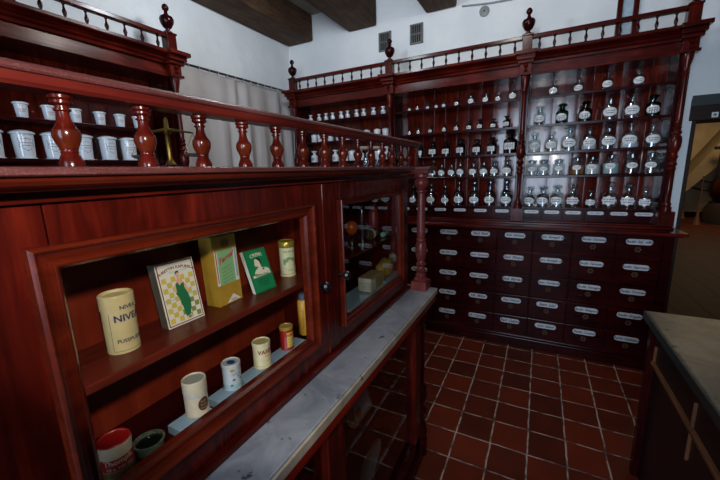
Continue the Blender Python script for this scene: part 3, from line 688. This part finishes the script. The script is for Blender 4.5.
# cream foot powder tin
cx,cy,R=.238,-3.037,.0285
t=thing('powder_tin','large cream foot powder tin with navy lettering at end of upper shelf','tin',(cx,cy,ZS),group='tins in the display case')
mb=MB().lathe([(R,0),(R,.088)],(cx,cy,ZS),32)
vf=cylfn
mb.text('NIVEA',.0185,vf(cx,cy,R,ZS+.072,.12),1,bold=.03); mb.text('FUSSPUDER',.0100,vf(cx,cy,R,ZS+.026,.12),1,bold=.025)
patch(mb,R,cx,cy,-1.07,-.0003,.0005,.006+ZS,.084+ZS,1); patch(mb,R,cx,cy,-.15,-.026,.03,ZS+.0055,ZS+.0064,1)
obj('body',mb,[CREAM,NAVY],t)
mb=MB().lathe([(R+.0012,.088),(R+.0012,.116),(R-.001,.118),(R-.003,.117),(R-.004,.113),(.001,.112)],(cx,cy,ZS),32,cap=False)
mb.text('NIVEA',.0105,cylfn(cx,cy,R+.0012,ZS+.0935,.12),1,bold=.03)
obj('lid',mb,[CREAM,NAVY],t)
# powder box with a lady in a green dress
WHITEP=plain('white_card','d6d3c2',.55,var=.06); GOLDP=plain('gold_card','a8842c',.4,var=.12); DKRED=plain('maroon_print','6a1c1c',.6,var=0)
YELP=plain('yellow_print','c9b24a',.6,var=.1); OLIVE=plain('olive_print','7d8238',.6,var=.1); GREEN=plain('green_print','1d6b40',.5,var=.06); SKIN=plain('skin_print','d2a78c',.6,var=0); TEALP=plain('pale_blue_print','7aa3b4',.6,var=0); GREYC=plain('grey_card','5f5a4e',.7)
def card_box(name,label,p0,p1,depth,height,lean,paint,mats,cat='box'):
    """a carton whose front face has its bottom edge from p0 to p1 (seen from outside: left to right) and leans back by the angle lean"""
    a=Vector((p0[0],p0[1],0)); b=Vector((p1[0],p1[1],0)); w=(b-a).length; ux=(b-a)/w; nrm=Vector((ux.y,-ux.x,0))
    vz=Vector((0,0,1))*math.cos(lean)-nrm*math.sin(lean); nn=nrm*math.cos(lean)+Vector((0,0,1))*math.sin(lean)
    z0=p0[2]+max(0,0)
    lift=depth*math.sin(lean)*0
    o=Vector((a.x,a.y,z0))
    fn=lambda u,v,d=0: tuple(o+ux*u+vz*v+nn*d)
    t=thing(name,label,cat,tuple(o+ux*w/2-nrm*depth/2),group='cartons in the display case')
    mb=MB(); q=[(0,0),(w,0),(w,height),(0,height)]
    bk=lambda u,v:Vector(fn(u,v,-depth))
    vs=[fn(*p) for p in q]+[tuple(bk(*p)) for p in q]
    if lean: 
        for i in (4,5):
            p=Vector(vs[i]); p.z=max(p.z,z0); vs[i]=tuple(p)
    mb.add(vs,[(0,1,2,3)],0); mb.add(vs,[(5,4,7,6)],1); mb.add(vs,[(4,0,3,7),(1,5,6,2)],1); mb.add(vs,[(3,2,6,7),(4,5,1,0)],2)
    obj('carton',mb,mats[:3],t,.0008)
    pm=MB(); paint(pm,lambda e:(lambda u,v:fn(u,v,.0006*e)),w,height); obj('printed_front',pm,mats[3:],t)
    return t
def paint_lady(m,F,w,h):
    R4=lambda x0,x1,y0,y1,mi,e=1:m.sheet([(x0*w,y0*h),(x1*w,y0*h),(x1*w,y1*h),(x0*w,y1*h)],F(e),mi)
    P=lambda pts,mi,e=3:m.sheet([(x*w,y*h) for x,y in pts],F(e),mi)
    # border: 0 maroon 1 white 2 yellow 3 olive 4 green 5 skin 6 dark 7 blue
    R4(.03,.97,.02,.98,0,1); R4(.055,.945,.035,.965,1,1.5)
    for i in range(7):
        for j in range(9):
            if (i+j)%2==0: R4(.08+.12*i,.20+.12*i,.06+.078*j,.138+.078*j,2 if j>3 or i<3 else 3,2)
    R4(.10,.90,.80,.93,1,2.2)
    m.text('PURETTIN KAPURELA',.0092,lambda u,v:F(3)(w*.5+u,h*(.895-.35*(u/w)**2)+v),0,bold=.03)
    m.text('FEINSTER PUDER',.006,lambda u,v:F(3)(w*.55+u,h*.83+v),7)
    P([(.47,.72),(.53,.72),(.555,.76),(.54,.80),(.49,.81),(.455,.77)],5); P([(.45,.77),(.47,.80),(.53,.81),(.56,.78),(.545,.83),(.48,.835),(.44,.80)],6,3.5)
    P([(.38,.60),(.44,.69),(.48,.72),(.53,.72),(.60,.68),(.62,.60),(.5,.55)],5,3)
    P([(.36,.50),(.40,.64),(.46,.66),(.5,.60),(.56,.63),(.62,.64),(.66,.50),(.70,.36),(.68,.22),(.62,.12),(.5,.10),(.46,.30),(.42,.42)],4,4)
    P([(.36,.62),(.40,.64),(.39,.50),(.34,.53)],5,4.5); P([(.62,.64),(.68,.56),(.70,.46),(.66,.47),(.61,.56)],5,4.5)
    P([(.52,.10),(.56,.11),(.53,.05),(.50,.05)],5,4.2); P([(.60,.12),(.64,.13),(.67,.06),(.63,.06)],5,4.2)
    m.text('Das Beste',.007,lambda u,v:F(4)(w*.82+u,h*.44+v),7,shear=.3); m.text('mild und fein',.006,lambda u,v:F(4)(w*.20+u,h*.42+v),7,shear=.3)
card_box('powder_carton','white and yellow chequered carton picturing a lady in a green dress','box' and (.246,-2.947,ZS),(.250,-2.856,ZS),.028,.150,.17,paint_lady,[WHITEP,GREYC,GOLDP,DKRED,WHITEP,YELP,OLIVE,GREEN,SKIN,plain('dark_hair_print','2a1c14',.6,var=0),TEALP])
def paint_gold(m,F,w,h):
    R4=lambda x0,x1,y0,y1,mi,e=1:m.sheet([(x0*w,y0*h),(x1*w,y0*h),(x1*w,y1*h),(x0*w,y1*h)],F(e),mi)
    R4(.04,.96,.30,.94,0,1); R4(.14,.80,.30,.80,1,2); R4(.86,.93,.36,.82,4,1.8); R4(.07,.11,.34,.86,2,1.8)
    R4(.04,.96,.80,.985,3,2.5)
    m.sheet([(.02*w,.30*h),(.98*w,.30*h),(.85*w,.26*h),(.5*w,.245*h),(.15*w,.26*h)],F(2.5),3)
    m.text('Ternal',.020,lambda u,v:F(4)(w*.46+u,h*.68+v+u*.35),2,bold=.03,shear=.3)
    for q in range(5): m.text('hygienisch rein',.0056,lambda u,v:F(4)(w*.47+u,h*(.55-.05*q)+v+u*.2),5)
    m.text('W',.022,lambda u,v:F(4)(w*.5+u,h*.89+v),5,bold=.02); m.sheet([(w*.5+.0155*math.cos(k*PI/12),h*.89+.0135*math.sin(k*PI/12)) for k in range(24)],F(3.2),6)
    m.sheet([(.30*w,.02*h),(.92*w,.02*h),(.60*w,.13*h)],F(3),0); m.text('Marke',.008,lambda u,v:F(4)(w*.61+u,h*.045+v),5)
card_box('gold_packet','tall gold paper packet with pale green panel and red lettering','b' and (.246,-2.806,ZS),(.243,-2.726,ZS),.046,.184,.04,paint_gold,[GOLDP,GOLDP,GOLDP,WHITEP,plain('pale_green_print','7fae78',.6,var=.1),plain('crimson_print','b03048',.6,var=0),GOLDP,TEALP,plain('dark_olive_print','4e4a1e',.6,var=0),plain('old_gold_print','8a6c22',.5,var=.1)])
def paint_green(m,F,w,h):
    m.sheet([(.05*w,.035*h),(.95*w,.035*h),(.95*w,.965*h),(.05*w,.965*h)],F(1),0)
    m.text('CREME',.015,lambda u,v:F(2)(w*.5+u,h*(.86-3.2*u*u/w)+v),1,bold=.02)
    P=lambda pts,mi,e=3:m.sheet([(x*w,y*h) for x,y in pts],F(e),mi)
    P([(.20,.44),(.30,.52),(.42,.55),(.44,.58),(.40,.60),(.34,.585),(.32,.62),(.30,.64),(.33,.67),(.33,.72),(.38,.77),(.50,.79),(.60,.74),(.60,.64),(.56,.58),(.62,.54),(.80,.52),(.90,.47),(.90,.43),(.5,.40)],1)
    P([(.38,.77),(.50,.79),(.61,.75),(.62,.64),(.57,.60),(.55,.70),(.47,.75)],2,4)
    P([(.58,.50),(.64,.53),(.70,.51),(.66,.48)],2,4)
    m.sheet([(.10*w,.345*h),(.93*w,.365*h),(.92*w,.42*h),(.12*w,.405*h)],F(2),1); m.text('fettfreie Haut',.0088,lambda u,v:F(4)(w*.51+u,h*.385+v),2,bold=.01)
    for q,s in enumerate(('gegen spröde','raue Hände','und Gesicht')): m.text(s,.0075,lambda u,v:F(3)(w*.5+u,h*(.28-.06*q)+v),2)
card_box('green_carton','flat green carton with white border and a white head in profile','g' and (.262,-2.693,ZS),(.268,-2.612,ZS),.014,.128,.34,paint_green,[GREEN,WHITEP,WHITEP,plain('emerald_print','127a48',.5,var=.06),plain('ivory_print','d8d2b4',.6,var=.05),plain('black_print','1a2a20',.6,var=0)])
# floral tin
cx,cy,R=.222,-2.500,.0255
FLOR=plain('pale_green_tin','c8c79a',.35,var=.12,scale=60)
t=thing('talc_tin','pale green floral tin with gold lid at the far end of the upper shelf','tin',(cx,cy,ZS),group='tins in the display case')
mb=MB().lathe([(R+.001,0),(R+.001,.006),(R,.007),(R,.098)],(cx,cy,ZS),28)
mb.text('DER MARIEN',.0085,cylfn(cx,cy,R,ZS+.085,-.45),1,bold=.03)
for (u,v,a,b,mi) in ((-.016,.055,.010,.006,1),(-.004,.062,.011,.005,1),(.010,.058,.009,.006,1),(.018,.048,.006,.010,2),(.015,.040,.004,.007,2),(-.020,.048,.004,.008,1)):
    wrap(mb,[(u+x,y) for x,y in ell(a,b,12)],R,cx,cy,-.45,ZS+v,mi)
mb.text('toilette',.0075,cylfn(cx,cy,R,ZS+.022,-.45),1); patch(mb,R+.001,cx,cy,-.45,-.06,.06,ZS+.008,ZS+.0095,2,n=24)
obj('body',mb,[FLOR,plain('sage_print','6f8a62',.6,var=0),plain('coral_print','b8704a',.6,var=0)],t)
obj('lid',MB().lathe([(R+.001,.098),(R+.0015,.099),(R+.0015,.116),(R-.001,.119),(R-.002,.117),(.001,.1165)],(cx,cy,ZS),28,cap=False),plain('gold_lid','a8953c',.3,metal=.5),t)
# goods on the case floor
def tin(name,label,cx,cy,R,h,hl,mats,deco,lidm=1,z=ZF,group='tins in the display case'):
    t=thing(name,label,'tin',(cx,cy,z),group=group)
    mb=MB().lathe([(R+.0008,0),(R+.0008,.003),(R,.004),(R,h-hl)],(cx,cy,z),28); deco(mb,R,cx,cy,z)
    obj('body',mb,mats,t)
    lm=MB().lathe([(R,h-hl),(R+.0008,h-hl+.0005),(R+.0008,h-.0015),(R-.0006,h),(R-.0018,h-.0006),(R-.0028,h-.0030),(.0005,h-.0030)],(cx,cy,z),28,cap=False,ms=[0,0,1,1,1,1] if name=='plaster_tin' else [0,0,0,0,0,1])
    if lidm==2: lm.sheet([(a*1.3,b) for a,b in ell(R*.4,R*.4)],lambda u,v:(cx+u,cy+v,z+h-.0022),2)
    obj('lid',lm,mats[-3:] if lidm==2 else mats[-2:],t)
    return t
RED=plain('red_tin','8e1410',.4,var=.08); CRM=plain('ivory_tin','b7ab92',.45,var=.12,scale=70); OLV=plain('olive_tin','4a3e1e',.5)
def d1(mb,R,cx,cy,z):
    patch(mb,R,cx,cy,0,-PI*R,PI*R,z+.028,z+.052,1,n=28); patch(mb,R,cx,cy,0,-PI*R,PI*R,z+.006,z+.027,2,n=28)
    mb.text('Thompla',.0135,cylfn(cx,cy,R,z+.046,-.30),0,bold=.03); mb.text('10 x 100 cm',.0085,cylfn(cx,cy,R,z+.0335,-.30),0,bold=.02)
    for q in range(3): mb.text('Kautschuk Heftpflaster',.0046,cylfn(cx,cy,R,z+.023-.006*q,-.30),3)
tin('plaster_tin','short red-lidded adhesive plaster tin in the near corner of the case floor',.303,-3.112,.0265,.078,.012,[CRM,RED,OLV,GOLDP,CRM,RED],d1)
dt=thing('glass_dish','small round dark glass dish beside the red-lidded tin','dish',(.300,-3.052,ZF))
obj('bowl',MB().lathe([(.018,0),(.024,.004),(.027,.018),(.0285,.026),(.0245,.026),(.022,.010),(.001,.008)],(.300,-3.052,ZF),28,cap=False),plain('mottled_glass_rim','4f5a4c',.15,var=.5,scale=160),dt)
obj('filling',MB().lathe([(.0235,.020),(.001,.0205)],(.300,-3.052,ZF),24,cap=False),plain('black_salve','0c100c',.2),dt)
STR=plain('pale_blue_glass_strip','8299a8',.2,var=.08)
for i,(a,b) in enumerate(((-3.005,-2.925),(-2.905,-2.835),(-2.815,-2.715),(-2.705,-2.565))):
    mb=MB().prism([(.287,.0),(.334,.0),(.334,.018),(.287,.018)],a,b,lambda u,v,d:(u,d,ZF+v))
    tag(obj('glass_strip',mb,STR),'pale blue glass strip lying on the case floor, %s from the red-lidded tin'%ORD[i],'strip','glass strips on the case floor')
ZT=ZF+.0183
def d2(mb,R,cx,cy,z):
    patch(mb,R,cx,cy,0,-PI*R,PI*R,z+.047,z+.049,1,n=28)
    wrap(mb,[(a+.008,b) for a,b in ell(.013,.016)],R,cx,cy,-.3,z+.027,2); 
    for q in range(3): mb.text('Puder',.006,lambda u,v:cylfn(cx,cy,R+.0004,z+.034-.008*q,-.3)(u+.008,v),0)
t=tin('powder_tin','ivory tin with recessed grey lid and oval brown label','' or .306,-2.945,.0245,.083,.030,[CRM,plain('pale_blue_band','8fa3b8',.5,var=0),plain('brown_oval','4a2a16',.5,var=.1),CRM,plain('grey_lid','8c8c80',.4)],d2,z=ZT)
def d3(mb,R,cx,cy,z):
    patch(mb,R,cx,cy,0,-PI*R,PI*R,z+.004,z+.016,3,n=28)
    mb.text('Toilette',.0075,cylfn(cx,cy,R,z+.042,-.25),1,shear=.3)
    for (u,v,a) in ((-.006,.028,.004),(.006,.034,.003),(.012,.026,.0035),(-.012,.014,.004)): wrap(mb,[(u+x,y) for x,y in ell(a,a*.8,8)],R,cx,cy,-.25,z+v,1)
    wrap(mb,[(-.008+x,y) for x,y in ell(.006,.004,10)],R,cx,cy,-.25,z+.053,2)
tin('talc_tin','slim pale blue-grey tin with a navy spot on its top','' or .306,-2.842,.0220,.068,.010,[plain('pale_blue_tin','a3abab',.4,var=.1,scale=70),plain('teal_grey_print','4c5f6a',.6,var=0),plain('ochre_print','a07a3a',.6,var=0),plain('blue_band','8fb0b4',.5,var=0),plain('pale_top','a8aaa4',.4),plain('pale_top2','8f9798',.4),NAVY],d3,lidm=2,z=ZT)
CRT=plain('cream_white_tin','c2b78e',.4,var=.12,scale=60); MAR=plain('maroon_letters','7a1f1a',.6,var=0)
def d4(mb,R,cx,cy,z):
    mb.text('VASENOL',.0155,cylfn(cx,cy,R,z+.048,.18),1,bold=.035); mb.text('Puder',.007,cylfn(cx,cy,R,z+.035,-.1),1); mb.text('Fuss',.0065,cylfn(cx,cy,R,z+.022,-.1),2); patch(mb,R,cx,cy,0,-PI*R,PI*R,z+.007,z+.008,2,n=28)
tin('powder_tin','cream tin with bold maroon lettering and cream lid','' or .306,-2.735,.0240,.073,.012,[CRT,MAR,OLIVE,CRT,plain('ochre_top','a2925a',.4)],d4,z=ZT)
def d5(mb,R,cx,cy,z):
    patch(mb,R,cx,cy,-.05,-.016,.022,z+.008,z+.056,1,n=10); mb.text('VASENOL',.0115,cylfn(cx,cy,R+.0004,z+.047,.02),0,bold=.035)
    for q in range(3): mb.text('Kinderpuder',.0048,cylfn(cx,cy,R+.0004,z+.034-.009*q,.05),2)
tin('powder_tin','small red tin with yellow label beside the ochre bottle','' or .306,-2.628,.0200,.072,.010,[RED,plain('yellow_label','c0a24e',.5,var=.1),MAR,plain('gold_rim','b08c3c',.3,metal=.4),plain('gold_top','96803e',.4)],d5,z=ZT)
bt=thing('ochre_bottle','tall ochre printed bottle with blue-grey cap in the corner of the case','bottle',(.300,-2.527,ZF))
mb=MB().lathe([(.019,0),(.0205,.004),(.0205,.112),(.017,.120),(.012,.124)],(.300,-2.527,ZT),22)
for q in range(4): mb.text('Franzbranntwein',.0100,lambda u,v:cylfn(.300,-2.527,.0205,ZT+.056,-.25)( -v*1.0+(-.018+.012*q),u),1)
obj('body',mb,[plain('ochre_wrapper','b07f22',.45,var=.18,scale=80),plain('brown_letters','4a2c10',.6,var=0)],bt)
obj('cap',MB().lathe([(.016,.120),(.016,.136),(.010,.142)],(.300,-2.527,ZT),18),plain('blue_grey_cap','3c4650',.4),bt)

# things behind the glazed door
wp=thing('wooden_pestle','round orange wooden ball on a chrome stem behind the glass door','tool',(.225,-2.05,1.282))
obj('stem',MB().lathe([(.018,0),(.018,.004),(.005,.008),(.005,.055),(.009,.060)],(.225,-2.05,1.2823),16),CHROME,wp)
obj('ball',MB().lathe([(.006,.055),(.014,.060),(.024,.072),(.0285,.088),(.0275,.102),(.020,.114),(.008,.1195),(.001,.120)],(.225,-2.05,1.2823),24),plain('orange_wood','a8481c',.3,coat=.4),wp)
vs_=thing('metal_stand','small chrome stand with a ring top behind the glass door','stand',(.235,-1.965,1.282))
obj('post',MB().lathe([(.022,0),(.022,.004),(.006,.007),(.006,.06),(.010,.062),(.010,.068),(.005,.070),(.005,.15),(.001,.152)],(.235,-1.965,1.2823),16),CHROME,vs_)
rg=MB(); rg.tube([(.235+.012*math.sin(2*PI*k/20),-1.965+.024*math.cos(2*PI*k/20),1.449) for k in range(21)],.0035); rg.tube([(.235,-1.965,1.43),(.235,-1.965,1.443)],.003)
obj('ring',rg,CHROME,vs_)
obj('arm',MB().tube([(.235,-1.985,1.351),(.235,-1.925,1.355),(.235,-1.915,1.300)],.005).tube([(.235,-1.915,1.375),(.235,-1.90,1.300)],.005),CHROME,vs_)
mb_=thing('medicine_vial','brown-green bottle lying on its side on the glazed shelf','bottle',(.225,-1.83,1.282))
lay=lambda cx,cy,cz:(lambda p:(cx+p[0]*.9+.35*p[2]*0,cy+p[2],cz+p[1]))
obj('body',MB().lathe([(.022,0),(.026,.004),(.026,.07),(.020,.082),(.010,.092),(.010,.104)],(0,0,0),20,fn=lay(.225,-1.875,1.3085)),plain('olive_glass','4a3a12',.15,coat=.5),mb_)
obj('label',MB().lathe([(.0264,.012),(.0264,.030)],(0,0,0),20,cap=False,fn=lay(.225,-1.875,1.3085)),PAPER,mb_)
sb=thing('tonic_bottle','upright bottle with red cap in the far corner of the glazed shelf','bottle',(.19,-1.745,1.282))
obj('body',MB().lathe([(.024,0),(.026,.004),(.026,.12),(.019,.135)],(.19,-1.745,1.2823),20),plain('rose_wrapper','7c3038',.4,var=.15),sb)
obj('cap',MB().lathe([(.019,.135),(.021,.137),(.021,.160),(.012,.170)],(.19,-1.745,1.2823),18),plain('orange_cap','a8502c',.35),sb)
gv=thing('glass_tube','pale green glass tube with a silver band lying on the glazed shelf','tube',(.255,-1.76,1.282))
obj('tube',MB().lathe([(.011,0),(.014,.004),(.014,.065),(.009,.072)],(0,0,0),16,fn=lay(.262,-1.795,1.2968)),plain('mint_glass','7fb59c',.12,coat=.5),gv)
obj('band',MB().lathe([(.0144,.025),(.0144,.040)],(0,0,0),16,cap=False,fn=lay(.262,-1.795,1.2968)),CHROME,gv)
pk=thing('paper_packet','brick-shaped wrapped tan paper packet behind the glass door','packet',(.296,-2.0,ZF))
obj('wrapper',MB().box(.262,.330,-2.075,-1.935,ZF+.0085,ZF+.076),plain('tan_paper','9a8258',.7,var=.2,scale=25),pk,.006,3)
obj('paper_label',MB().box(.265,.327,-2.0758,-2.075,ZF+.012,ZF+.073).box(.330,.3306,-2.072,-2.03,ZF+.016,ZF+.068),plain('pale_paper','b9b29c',.7,var=.25,scale=40),pk)
bg=thing('paper_bag','crumpled tan paper bag of herbs at the far end of the glazed case','bag',(.28,-1.81,ZF))
lump=MB().lathe([(.001,0),(.030,.002),(.042,.018),(.046,.042),(.040,.066),(.026,.082),(.001,.088)],(0,0,0),18)
lump.v=[(.28+p[0]*.85*(1+.08*math.sin(p[2]*160+p[1]*90)),-1.81+p[1]*1.9*(1+.07*math.sin(p[2]*120+p[0]*140)),ZF+.009+p[2]*(1+.07*math.sin(p[1]*110))) for p in lump.v]
obj('bag',lump,plain('herb_bag','a8853e',.65,var=.45,scale=45),bg)
obj('tied_end',MB().lathe([(.010,0),(.022,.03),(.030,.055)],(0,0,0),10,fn=lambda p:(.28+p[0]*.8,-1.755+p[2],ZF+.055+p[1]+p[2]*.4)),plain('clear_wrap','8c8c7c',.3,var=.4,scale=50),bg)
for i,(a,b) in enumerate(((-2.28,-1.96),(-1.95,-1.70))):
    tag(obj('glass_strip',MB().box(.225,.334,a,b,ZF,ZF+.008),STR),('pale blue glass strip under the tan paper packet','pale blue glass strip under the crumpled paper bag')[i],'strip','glass strips behind the glazed door')

# balance and porcelain scale on top of the case
bl=thing('balance_scale','small brass apothecary balance on top of the display case','scale',(.10,-2.79,1.6345))
bx,by,bz=.10,-2.79,1.6347
obj('base',MB().box(bx-.03,bx+.03,by-.03,by+.03,bz,bz+.014),WD['x'],bl,.003)
obj('pillar',MB().lathe([(.014,.014),(.009,.022),(.006,.03),(.006,.09),(.009,.094),(.006,.098),(.005,.128),(.001,.134)],(bx,by,bz),14),BRASS,bl)
obj('beam',MB().tube([(bx-.04,by-.045,bz+.092),(bx,by,bz+.104),(bx+.04,by+.045,bz+.096)],[.002,.0045,.002]),BRASS,bl)
for s,dz in ((-1,.088),(1,.092)):
    q=obj('pan',MB().lathe([(.002,0),(.020,.002),(.027,.008),(.0275,.009),(.020,.0035),(.002,.0015)],(bx+s*.04,by+s*.045,bz+dz-.058),20,cap=False),plain('nickel_pan','8e8f88',.3,metal=.8),bl)
    w=MB()
    for k in range(3):
        a=2*PI*k/3; w.tube([(bx+s*.04,by+s*.045,bz+dz+.004),(bx+s*.04+.026*math.cos(a),by+s*.045+.026*math.sin(a),bz+dz-.050)],.0008,5)
    obj('chains',w,BRASS,q)
ps=thing('counter_scale','brass counter scale with two pale porcelain pans on the display case','scale',(.17,-1.712,1.6345))
bx,by,bz=.17,-1.712,1.6347
obj('base',MB().lathe([(.04,0),(.04,.006),(.014,.012)],(bx,by,bz),20),IRON,ps); obj('pillar',MB().lathe([(.008,.01),(.005,.02),(.005,.094),(.008,.098),(.004,.106)],(bx,by,bz),12),BRASS,ps)
obj('beam',MB().tube([(bx,by-.076,bz+.090),(bx,by,bz+.094),(bx,by+.076,bz+.096)],.004),BRASS,ps)
for s in (-1,1):
    obj('pan',MB().lathe([(.001,0),(.026,.002),(.036,.010),(.038,.016),(.034,.014),(.024,.005),(.001,.003)],(bx,by+s*.076,bz+.094+.004*s),22,cap=False),plain('ivory_porcelain','cfc6ae',.2,coat=.4,var=.05),ps)
for i,(x,y,h) in enumerate(((.18,-1.80,.05),(.18,-1.655,.045))):
    j=thing('weighing_glass',('small clear glass beaker below the nearer scale pan','small clear glass beaker below the further scale pan')[i],'beaker',(x,y,1.6345),group='glass beakers on the display case')
    obj('beaker',MB().lathe([(.014,0),(.015,.002),(.015,h),(.0165,h+.001),(.014,h),(.0138,.003),(.001,.003)],(x,y,1.6347),18,cap=False),GLASS,j)

# things in the lower counter
pl=thing('standing_plate','white plate with gold rim standing on edge inside the glazed counter','plate',(.24,-1.97,.10))
obj('disc',MB().lathe([(.0,.0),(.07,.0),(.11,.016),(.112,.02),(.068,.008),(.0,.006)],(0,0,0),32,cap=False,fn=lambda p:(.30+p[2]+.12*p[1],-2.10+p[0],.2165+p[1])),plain('white_plate','b8bcbc',.25,coat=.3),pl)
obj('gold_rim',MB().lathe([(.111,.015),(.1135,.020),(.110,.021)],(0,0,0),32,cap=False,fn=lambda p:(.30+p[2]+.12*p[1],-2.10+p[0],.2165+p[1])),plain('gold_band','a88a4a',.35,metal=.6),pl)
cb=thing('picture_packet','tan and white printed packet leaning on the counter shelf behind glass','packet',(.28,-2.12,.54))
obj('packet',MB().box(.30,.335,-2.27,-2.10,.5405,.72,fn=lambda p:(p[0]-.25*(p[2]-.54),p[1],p[2])),plain('tan_packet','9c8050',.6,var=.15),cb,.003)
obj('printed_band',MB().box(.335,.3365,-2.25,-2.12,.56,.64,fn=lambda p:(p[0]-.25*(p[2]-.54),p[1],p[2])).box(.335,.337,-2.245,-2.20,.565,.60,1,fn=lambda p:(p[0]-.25*(p[2]-.54),p[1],p[2])),[plain('pale_blue_card','a8b8c8',.6),plain('orange_print','b8703a',.6)],cb)
pb=thing('tan_bag','plump tan paper bag on the counter shelf behind the near glass panel','bag',(.25,-2.82,.54))
lump=MB().lathe([(.001,0),(.07,.004),(.085,.05),(.08,.12),(.06,.17),(.03,.20),(.04,.225)],(0,0,0),18)
lump.v=[(.26+p[0]*.8*(1+.06*math.sin(p[2]*60+p[1]*40)),-2.83+p[1]*1.1*(1+.06*math.sin(p[2]*50)),.5405+p[2]) for p in lump.v]
obj('bag',lump,plain('tan_bag_paper','8f7330',.6,var=.2),pb); obj('string',MB().lathe([(.030,.198),(.0335,.2),(.030,.202)],(.26,-2.83,.5405),14,cap=False),plain('string','b8ac90',.8),pb)

# ------------------------------------------------------------------ side counter by the doorway
sc_=thing('side_counter','dark counter with scratched stone top and pale wooden rails near the doorway','counter',(2.1,-2.6,0))
obj('body',MB().box(1.52,2.55,-4.4,-1.345,.0,.84),plain('black_brown_paint','0c0706',.35,var=.2,scale=12),sc_,.006)
obj('corner_post',MB().box(1.492,1.535,-1.375,-1.33,0,.862),WD['z'],sc_,.004)
tp=MB().box(1.478,2.62,-4.45,-1.30,.868,.898,0); obj('top',tp,STONE,sc_,.006,3)
obj('top_edging',MB().box(1.470,1.4785,-4.45,-1.295,.855,.894).box(1.47,2.62,-1.301,-1.292,.855,.894).box(1.485,2.6,-4.4,-1.31,.84,.868),plain('dark_green_edge','1e2423',.35,var=.3),sc_,.003)
WP=wood('pale_rail_wood','3e2416','583620','6e4832','y',rough=.55,coat=0)
obj('rail',MB().box(1.503,1.521,-4.3,-1.375,.653,.671),WP,sc_,.004)
for y,a,b in ((-1.383,.669,.75),(-1.865,.53,.77),(-2.5,.53,.77),(-3.2,.53,.77)): obj('stile',MB().box(1.509,1.521,y-.0045,y+.0045,a,b),WP,sc_,.003)

# ------------------------------------------------------------------ hall
al=thing('copper_still','old dark copper still with an iron frame in the hall beyond the doorway','still',(5.7,9.2,0))
obj('hearth',MB().lathe([(.72,0),(.70,.4),(.6,.55)],(5.7,9.2,0),24),plain('sooty_brick','2c1a12',.8),al)
obj('boiler',MB().lathe([(.45,.5),(.62,.7),(.66,.95),(.55,1.2),(.28,1.36),(.14,1.42),(.12,1.75),(.2,1.8),(.05,1.95)],(5.7,9.2,0),26),plain('aged_copper','5a2414',.35,metal=.8),al)
obj('iron_frame',MB().box(5.12,5.18,9.17,9.23,.45,2.0).box(6.2,6.26,9.17,9.23,.45,2.0).box(5.0,6.35,9.16,9.24,1.94,2.02).box(5.67,5.73,9.18,9.22,1.9,3.3),IRON,al,.01)
def bpost(x,y,lab):
    t=thing('rope_post',lab,'barrier post',(x,y,0),group='barrier posts in the hall')
    obj('foot',MB().lathe([(.085,0),(.075,.03),(.035,.24),(.02,.44)],(x,y,0),16),plain('tan_wood_foot','7a4c28',.5),t); obj('pole',MB().lathe([(.014,.44),(.014,1.25),(.022,1.27),(.001,1.31)],(x,y,0),12),WL,t)
bpost(4.77,10.0,'slim barrier post with a tan foot next to the hall wall'); bpost(4.72,8.7,'slim barrier post with a tan foot in front of the copper still')
bpost(6.15,9.9,'slim barrier post behind the copper still')
rp=MB()
for zz in (.95,1.2):
    rp.tube([(4.79+(6.13-4.79)*k/12,10.0-.1*k/12-.06,zz-.16*math.sin(PI*k/12)) for k in range(13)],.018)
tag(obj('barrier_rope',rp,IRON),'sagging dark barrier ropes strung between the hall posts','rope')

# ------------------------------------------------------------------ light
wd=bpy.data.worlds.new('world'); S.world=wd; wd.use_nodes=True
wd.node_tree.nodes['Background'].inputs[0].default_value=(.55,.68,.9,1); wd.node_tree.nodes['Background'].inputs[1].default_value=.6
def area(name,loc,rot,sx,sy,e,col,spread=PI):
    l=bpy.data.lights.new(name,'AREA'); l.shape='RECTANGLE'; l.size=sx; l.size_y=sy; l.energy=e; l.color=col; l.spread=spread
    o=bpy.data.objects.new(name,l); C.objects.link(o); o.location=loc; o.rotation_euler=rot; return o
area('window_daylight',((WX0+WX1)/2,YR-.2,(WZ0+WZ1)/2),(PI/2,0,0),WX1-WX0-.05,WZ1-WZ0-.05,145,(.64,.79,1))
def point(name,loc,e,col,r=.1):
    l=bpy.data.lights.new(name,'POINT'); l.energy=e; l.color=col; l.shadow_soft_size=r
    o=bpy.data.objects.new(name,l); C.objects.link(o); o.location=loc; return o
point('ceiling_fill',(.6,-1.3,3.12),24,(1,.95,.88))  # unseen fill light, added to brighten the upper back wall and floor
point('dispensary_fill',(-.6,-1.5,3.0),36,(.86,.93,1))  # added fill without a fixture, for the curtain and white walls
area('hall_fill',(4.9,7.9,3.5),(0,0,0),.8,.8,48,(1,.74,.42))  # invented warm fill that brightens the far end of the hall
fl=bpy.data.lights.new('camera_flash','SPOT'); fl.energy=27; fl.color=(1,.95,.88); fl.spot_size=math.radians(140); fl.spot_blend=.10; fl.shadow_soft_size=.03
fo=bpy.data.objects.new('camera_flash',fl); C.objects.link(fo); fo.location=CP+u_*.19-f_*.02
fd=(f_*math.cos(.47)+u_*math.sin(.47)-r_*.08).normalized(); fo.rotation_euler=fd.to_track_quat('-Z','Y').to_euler()
S.view_settings.view_transform='Standard'; S.view_settings.look='None'; S.view_settings.gamma=1; S.view_settings.use_curve_mapping=False
S.view_settings.exposure=0
S.cycles.transparent_max_bounces=40; S.cycles.max_bounces=10
